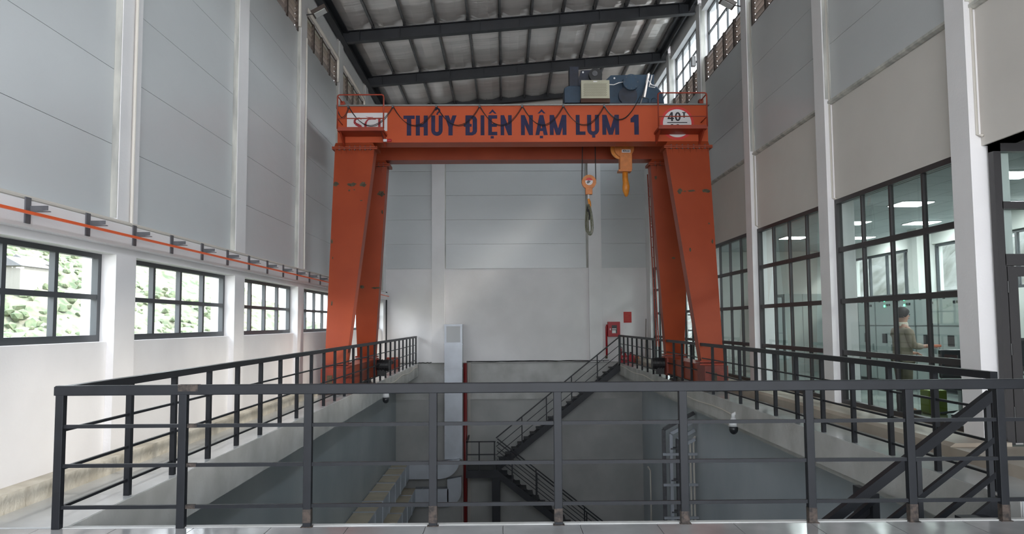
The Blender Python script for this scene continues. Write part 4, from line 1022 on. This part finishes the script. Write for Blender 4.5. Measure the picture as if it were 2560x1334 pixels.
# ------------------------------------------------------------------ control room contents
cl = None
names = ['largest lit ceiling panel seen through the nearest right window', 'lit ceiling panel behind the glass door', 'lit ceiling panel seen left of the largest one', 'lit ceiling panel behind the second right window', 'lit ceiling panel behind the window next to the crane leg', 'added fill ceiling panel nearest the outer wall over the desk', 'second added fill ceiling panel along the outer wall', 'third added fill ceiling panel along the outer wall', 'added fill ceiling panel by the outer wall of the far room', 'added fill ceiling panel at the far end of the far room']
for (x, y), l in zip(((7.5, 14.2), (7.55, 11.38), (7.65, 16.95), (7.45, 19.9), (7.4, 25.5), (9.2, 14.2), (9.2, 17), (9.2, 20), (9.2, 25.5), (7.4, 28.5)), names):  # last five panels are extra, added to brighten the control room
    c = thing('ceiling_light', (x, y, ZC - .02), l, 'ceiling light')
    MB().box(x - .30, x + .30, y - .30, y + .30, ZC - .018, ZC - .002).build('frame', camw, c)
    MB().box(x - .28, x + .28, y - .28, y + .28, ZC - .024, ZC - .018).build('diffuser', lamp_on, c)
# switchgear row on the outer wall
for i in range(7):
    y = 15.3 + i * .92; x = 9.05
    c = thing('switchgear_cabinet', (x + .3, y + .45, FZ), ['', 'second', 'third', 'fourth', 'fifth', 'sixth', 'last'][i] + ' pale grey switchgear cabinet along the outer wall' if i else 'first pale grey switchgear cabinet of the row, nearest the desk', 'cabinet', 'switchgear cabinets in the control room')
    MB().box(x, x + .58, y + .01, y + .90, FZ, 2.18).build('body', cab, c)
    d = MB().box(x - .02, x, y + .03, y + .88, 1.50, 2.15).build('upper_door', cab, c)
    for a, b in ((.15, .62), (.15, .5), (.26, .62), (.26, .5), (.62, .6)): MB().box(x - .03, x - .02, y + a, y + a + .07, 1.5 + b - .05, 1.5 + b).build('meter', dark, d)
    if i in (2, 3):
        for b in (.45, .58): MB().lathe([(.022, -.012), (.022, 0)], (x - .02, y + .42, 1.5 + b), 'x', 10).build('indicator_lamp', ledg, d)
    d = MB().box(x - .02, x, y + .03, y + .88, FZ + .10, 1.47).build('lower_door', cab, c)
    MB().box(x - .028, x - .02, y + .35, y + .58, 1.08, 1.30).build('inspection_window', dark, d)
    MB().box(x - .05, x - .02, y + .10, y + .13, .9, 1.05).build('handle', cabd, d)
    MB().box(x - .01, x, y + .01, y + .90, 1.475, 1.495).build('seam', cabd, c); MB().box(x - .01, x, y - .0, y + .02, FZ, 2.18).build('seam', cabd, c)
    MB().box(x - .015, x, y + .05, y + .86, FZ + .02, FZ + .08).build('plinth', dark, c)
for x, y, wd, h, l in ((8.35, 23.2, 1.1, 2.3, 'wide plain grey cabinet against the partition wall'), (7.55, 23.3, .75, 2.2, 'narrow grey cabinet with round meters beside the plain one')):
    c = thing('control_cabinet', (x + wd / 2, y + .3, FZ), l, 'cabinet')
    MB().box(x, x + wd, y, y + .6, FZ, FZ + h).build('body', cab, c)
    if wd < 1:
        for sx in (.12, .5):
            for z in (1.5, 2.0): MB().lathe([(.045, -.015), (.045, 0)], (x + sx, y, z), 'y', 14).build('round_meter', dark, c)
        MB().box(x + .37, x + .385, y - .006, y, FZ, FZ + h).build('seam', cabd, c); MB().box(x, x + wd, y - .006, y, 1.25, 1.27).build('seam', cabd, c)
        MB().box(x + .42, x + .56, y - .01, y, 1.12, 1.19).build('name_plate', signw, c)
    else: MB().box(x + .53, x + .54, y - .006, y, FZ, FZ + h).build('seam', cabd, c)
# desk, monitors, chair, bin
dk = thing('control_desk', (7.9, 11.6, FZ), 'dark control desk behind the nearest right window', 'desk')
MB().box(7.25, 8.6, 10.3, 12.7, .82, .87).build('desk_top', mat('desk_top', (.10, .11, .11), .3), dk)
MB().box(7.35, 8.5, 10.4, 12.6, FZ, .82).build('desk_body', mat('desk_body', (.05, .055, .06), .5), dk)
for x, y, l in ((7.55, 11.3, 'dark computer monitor on the control desk behind the window'), (6.95, 10.5, 'dark computer monitor seen through the glass door')):
    c = thing('monitor', (x, y, .87), l, 'monitor')
    if x < 7.2: z0 = .87; 
    MB().box(x - .26, x + .26, y - .02, y + .02, .98, 1.32).build('screen', screenm, c); MB().box(x - .28, x + .28, y, y + .03, .96, 1.34).build('bezel', dark, c)
    MB().box(x - .03, x + .03, y + .02, y + .05, .88, 1.05).build('stand', dark, c); MB().box(x - .12, x + .12, y - .08, y + .10, .872, .885).build('foot', dark, c)
t_ = thing('side_table', (6.95, 10.5, FZ), 'pale side desk just inside the glass door', 'desk')
MB().box(6.35, 7.24, 10.2, 10.9, .82, .87).build('table_top', cab, t_); MB().box(6.4, 7.2, 10.25, 10.85, FZ, .82).build('table_body', cab, t_)
tag(MB().box(6.5, 6.75, 10.25, 10.45, .872, .90).build('blue_folder', mat('blue_card', (.12, .42, .62), .5)), 'light blue folder lying on the side desk by the door', 'folder')
oc = thing('office_chair', (6.95, 12.0, FZ), 'dark office chair between the person and the desk', 'chair')
MB().box(6.75, 7.2, 11.75, 12.2, .55, .63).build('seat', dark, oc, bevel=.03)
MB().box(6.78, 7.17, 12.17, 12.24, .70, 1.15).build('backrest', dark, oc, bevel=.03)
MB().tube([(6.97, 12, .2), (6.97, 12, .56)], .03, 8).build('gas_lift', camw, oc)
for i in range(5):
    a = 2 * PI * i / 5; MB().bar((6.97, 12, .22), (6.97 + .28 * math.cos(a), 12 + .28 * math.sin(a), .17), .04, .03).build('leg', dark, oc)
tag(MB().box(6.72, 7.0, 12.4, 12.7, FZ, .50).build('waste_bin', lime, bevel=.02), 'lime green bin on the control room floor by the chair', 'bin')

# ------------------------------------------------------------------ person
def skinned(name, verts, edges, radii, m, parent, root=0, sub=2):
    me = bpy.data.meshes.new(name); o0 = wloc(parent)
    me.from_pydata([Vector(v) - o0 for v in verts], edges, []); me.materials.append(m)
    ob = bpy.data.objects.new(name, me); COL.objects.link(ob); ob.parent = parent
    sk = ob.modifiers.new('skin', 'SKIN'); sk.use_smooth_shade = True
    if not me.skin_vertices: me.skin_vertices.new()
    d = me.skin_vertices[0].data
    for i, r in enumerate(radii):
        d[i].radius = r if isinstance(r, tuple) else (r, r); d[i].use_root = (i == root)
    s = ob.modifiers.new('subsurf', 'SUBSURF'); s.levels = sub; s.render_levels = sub
    return ob
px, py = 6.42, 12.6
pe = thing('person', (px, py, FZ), 'person in khaki jacket with pale collar reaching forward in the control room', 'person')
Z = FZ
def PV(dx, dy, z): return (px + dx, py + dy, Z + z)
V = [PV(0, 0, .88), PV(0, 0, 1.05), PV(0, 0, 1.25), PV(.01, 0, 1.38), PV(.01, 0, 1.43), PV(.025, 0, 1.49), PV(.03, 0, 1.57), PV(.02, 0, 1.64),
     PV(0, -.10, .80), PV(.01, -.10, .46), PV(0, -.10, .09), PV(.15, -.10, .04),
     PV(0, .10, .80), PV(.01, .10, .46), PV(-.02, .10, .09), PV(.13, .10, .04),
     PV(.01, -.18, 1.33), PV(.06, -.21, 1.08), PV(.27, -.16, 1.07), PV(.36, -.14, 1.08),
     PV(.01, .18, 1.33), PV(.03, .22, 1.06), PV(.20, .20, .96), PV(.28, .19, .95)]
E_ = [(0, 1), (1, 2), (2, 3), (3, 4), (4, 5), (5, 6), (6, 7), (0, 8), (8, 9), (9, 10), (10, 11), (0, 12), (12, 13), (13, 14), (14, 15), (3, 16), (16, 17), (17, 18), (18, 19), (3, 20), (20, 21), (21, 22), (22, 23)]
Rr = [(.10, .14), (.09, .13), (.10, .15), (.08, .11), .062, (.078, .070), (.098, .078), (.075, .06), .085, .06, .045, .035, .085, .06, .045, .035, .055, .043, .033, .032, .055, .043, .033, .032]
def hand(b, s):
    base = V[b]; start = len(V)
    for i, (dy, l) in enumerate(((-.03, .075), (-.010, .085), (.010, .08), (.03, .062))):
        V.append((base[0] + .05, base[1] + dy, base[2] - .005)); V.append((base[0] + .05 + l * .6, base[1] + dy * 1.1, base[2] - .015)); V.append((base[0] + .05 + l, base[1] + dy * 1.1, base[2] - .04))
        k = len(V) - 3; E_.extend([(b, k), (k, k + 1), (k + 1, k + 2)]); Rr.extend([.011, .009, .008])
    V.append((base[0] + .03, base[1] + s * .045, base[2] + .01)); V.append((base[0] + .065, base[1] + s * .06, base[2])); k = len(V) - 2
    E_.extend([(b, k), (k, k + 1)]); Rr.extend([.012, .009])
hand(19, 1); hand(23, -1)
body = skinned('body', V, E_, Rr, skin, pe)
nb = MB(); nb.prism([(px + .115, Z + 1.575), (px + .14, Z + 1.545), (px + .115, Z + 1.54)], 'y', py - .012, py + .012)
nb.build('nose', skin, pe)
for s in (-1, 1):
    MB().lathe([(.03, -.008), (.03, .008)], (px + .02, py + s * .078, Z + 1.56), 'y', 10).build('ear', skin, pe)
    MB().lathe([(.012, 0), (.012, .006)], (px + .118, py + s * .03, Z + 1.58), 'x', 8).build('eye', dark, pe)
MB().box(px + .11, px + .122, py - .025, py + .025, Z + 1.515, Z + 1.523).build('mouth', logored, pe)
m = MB(); vs = []; fs = []; n1, n2 = 8, 16
for i in range(n1 + 1):
    th = PI * .70 * i / n1
    for j in range(n2):
        a = 2 * PI * j / n2; front = max(0, math.cos(a)); t2 = th * (1 - .45 * front)
        rr = 1 + .05 * noise.noise((i * 2.3, j * 1.7, 1))
        vs.append((px + .018 + .118 * rr * math.sin(t2) * math.cos(a), py + .100 * rr * math.sin(t2) * math.sin(a), Z + 1.60 + .118 * rr * math.cos(t2)))
for i in range(n1):
    for j in range(n2): fs.append((i * n2 + j, i * n2 + (j + 1) % n2, (i + 1) * n2 + (j + 1) % n2, (i + 1) * n2 + j))
m.add(vs, fs); m.build('hair', hairm, pe, smooth=True)
JV = [PV(0, 0, .80), PV(0, 0, .98), PV(0, 0, 1.22), PV(.005, 0, 1.36), PV(.01, -.19, 1.34), PV(.06, -.215, 1.08), PV(.25, -.165, 1.07), PV(.01, .19, 1.34), PV(.03, .225, 1.06), PV(.18, .20, .965)]
skinned('jacket', JV, [(0, 1), (1, 2), (2, 3), (3, 4), (4, 5), (5, 6), (3, 7), (7, 8), (8, 9)], [(.16, .20), (.15, .19), (.145, .195), (.11, .14), .085, .066, .05, .08, .066, .05], khaki, pe, root=1)
MB().lathe([(.095, 0), (.085, .05), (.075, .06)], (px + .01, py, Z + 1.40), n=16).build('collar', collarm, pe)
skinned('trousers', [PV(0, 0, .86), PV(0, -.10, .78), PV(.01, -.10, .46), PV(0, -.10, .10), PV(0, .10, .78), PV(.01, .10, .46), PV(-.02, .10, .10)], [(0, 1), (1, 2), (2, 3), (0, 4), (4, 5), (5, 6)], [(.12, .15), .105, .08, .068, .105, .08, .068], trous, pe)
for s in (-1, 1): MB().box(px - .08, px + .20, py + s * .10 - .045, py + s * .10 + .045, Z, Z + .07).build('shoe', dark, pe, bevel=.02)
tag(MB().box(px + .36, px + .52, py - .21, py - .09, Z + 1.06, Z + 1.10).build('orange_pouch', glovem, bevel=.01), 'small orange object held out in the hand of the person', 'pouch')

# ------------------------------------------------------------------ outside
def terrain(name, x0, x1, y0, y1, f, nx, ny, m, label):
    mb = MB(); vs = []; fs = []
    for j in range(ny + 1):
        for i in range(nx + 1):
            x = x0 + (x1 - x0) * i / nx; y = y0 + (y1 - y0) * j / ny; vs.append((x, y, f(x, y)))
    for j in range(ny):
        for i in range(nx): fs.append((j * (nx + 1) + i, j * (nx + 1) + i + 1, (j + 1) * (nx + 1) + i + 1, (j + 1) * (nx + 1) + i))
    mb.add(vs, fs); return struct(mb.build(name, m), label, 'ground')
def hl(x, y):
    d = -x - 28; n = noise.fractal((x * .06, y * .06, 0), 1, 2, 5) * 3.0
    t = -9 + max(0, d) * .42; t2 = math.floor(t / 1.6) * 1.6; t = t * .6 + t2 * .4
    return t + n * min(1, max(.1, d / 10)) if d > 0 else -9 + n * .1
terrain('hillside', -190, -7, -60, 230, hl, 150, 150, hillg, 'terraced green and yellow hillside seen through the left windows')
def hr(x, y):
    d = x - 15.5; n = noise.fractal((x * .25, y * .18, 3), 1, 2, 6) * 1.1
    return -.2 + (0 if d < 0 else min(d * 1.25, 13) + max(0, d - 9.6) * .25) + n * min(1, max(0, d) / 2)
terrain('cliff', 10.3, 60, -20, 110, hr, 110, 170, rockm, 'pale rock slope rising behind the control room')
def ico(mb, c, r, seed, sub=2):
    b = bmesh.new(); bmesh.ops.create_icosphere(b, subdivisions=sub, radius=r)
    vs = []
    for v in b.verts:
        p = v.co * (1 + .9 * noise.noise(v.co * 3.1 / r + Vector((seed, 0, 0)))); vs.append((p.x + c[0], p.y + c[1], p.z * .85 + c[2]))
    mb.add(vs, [tuple(v.index for v in f.verts) for f in b.faces]); b.free()
rn = random.Random(11); mb = MB()
for i in range(2600):
    x = -rn.uniform(30, 90); y = rn.uniform(2, 165); r = rn.uniform(.18, .55) * (1 if x > -55 else 1.5); ico(mb, (x, y, hl(x, y) + r * .2), r, i, 1)
tag(mb.build('hillside_scrub', leafm), 'loose green bushes scattered over the left hillside', 'bushes', kind='stuff')
for i, (x, y) in enumerate(((-66, 62), (-72, 88), (-62, 100), (-76, 125))):
    z = hl(x, y); h = thing('hillside_house', (x, y, z), ['nearest small house with grey roof on the left hillside', 'second small house with grey roof up the left hillside', 'third small house with grey roof on the left hillside', 'farthest small house with grey roof on the left hillside'][i], 'house')
    MB().box(x - 2, x + 2, y - 3, y + 3, z - 1, z + 2.2).build('wall', housew, h)
    MB().prism([(x - 2.4, z + 2.1), (x + 2.4, z + 2.1), (x, z + 3.4)], 'y', y - 3.4, y + 3.4).build('roof', roofs, h)
for i, (x, y, hgt) in enumerate(((19, 27, 9), (20, 34, 10), (18.5, 41, 9.5), (21, 50, 11))):
    z = hr(x, y); t = thing('slope_tree', (x, y, z), ['nearest leafy tree on the right rock slope', 'second leafy tree on the right rock slope', 'third leafy tree on the right rock slope', 'farthest leafy tree on the right rock slope'][i], 'tree')
    MB().tube([(x, y, z - .5), (x + .2, y, z + hgt * .5)], [.16, .08], 8).build('trunk', barkm, t)
    m = MB()
    for k in range(9): ico(m, (x + rn.uniform(-1.3, 1.3), y + rn.uniform(-1.5, 1.5), z + hgt * rn.uniform(.4, .8)), rn.uniform(.6, 1.1), k + i * 9)
    m.build('foliage', leafm, t)

# ------------------------------------------------------------------ daylight portals in the real openings
def portal(loc, sx, sy, rot):
    l = bpy.data.lights.new('window_portal', 'AREA'); l.shape = 'RECTANGLE'; l.size = sx; l.size_y = sy; l.cycles.is_portal = True
    o = bpy.data.objects.new('window_portal', l); COL.objects.link(o); o.location = loc; o.rotation_euler = rot
portal((2.6, YR - .1, 4.1), 13.6, 8.2, (PI / 2, 0, 0))
portal((XLW - .12, 12.2, 1.99), 1.1, 38.6, (0, -PI / 2, 0))
portal((XRP + .2, 16.5, 10.05), 1.35, 30.6, (0, PI / 2, 0))
portal((XC + .2, 12.2, 2.8), 1.15, 38.6, (0, PI / 2, 0))
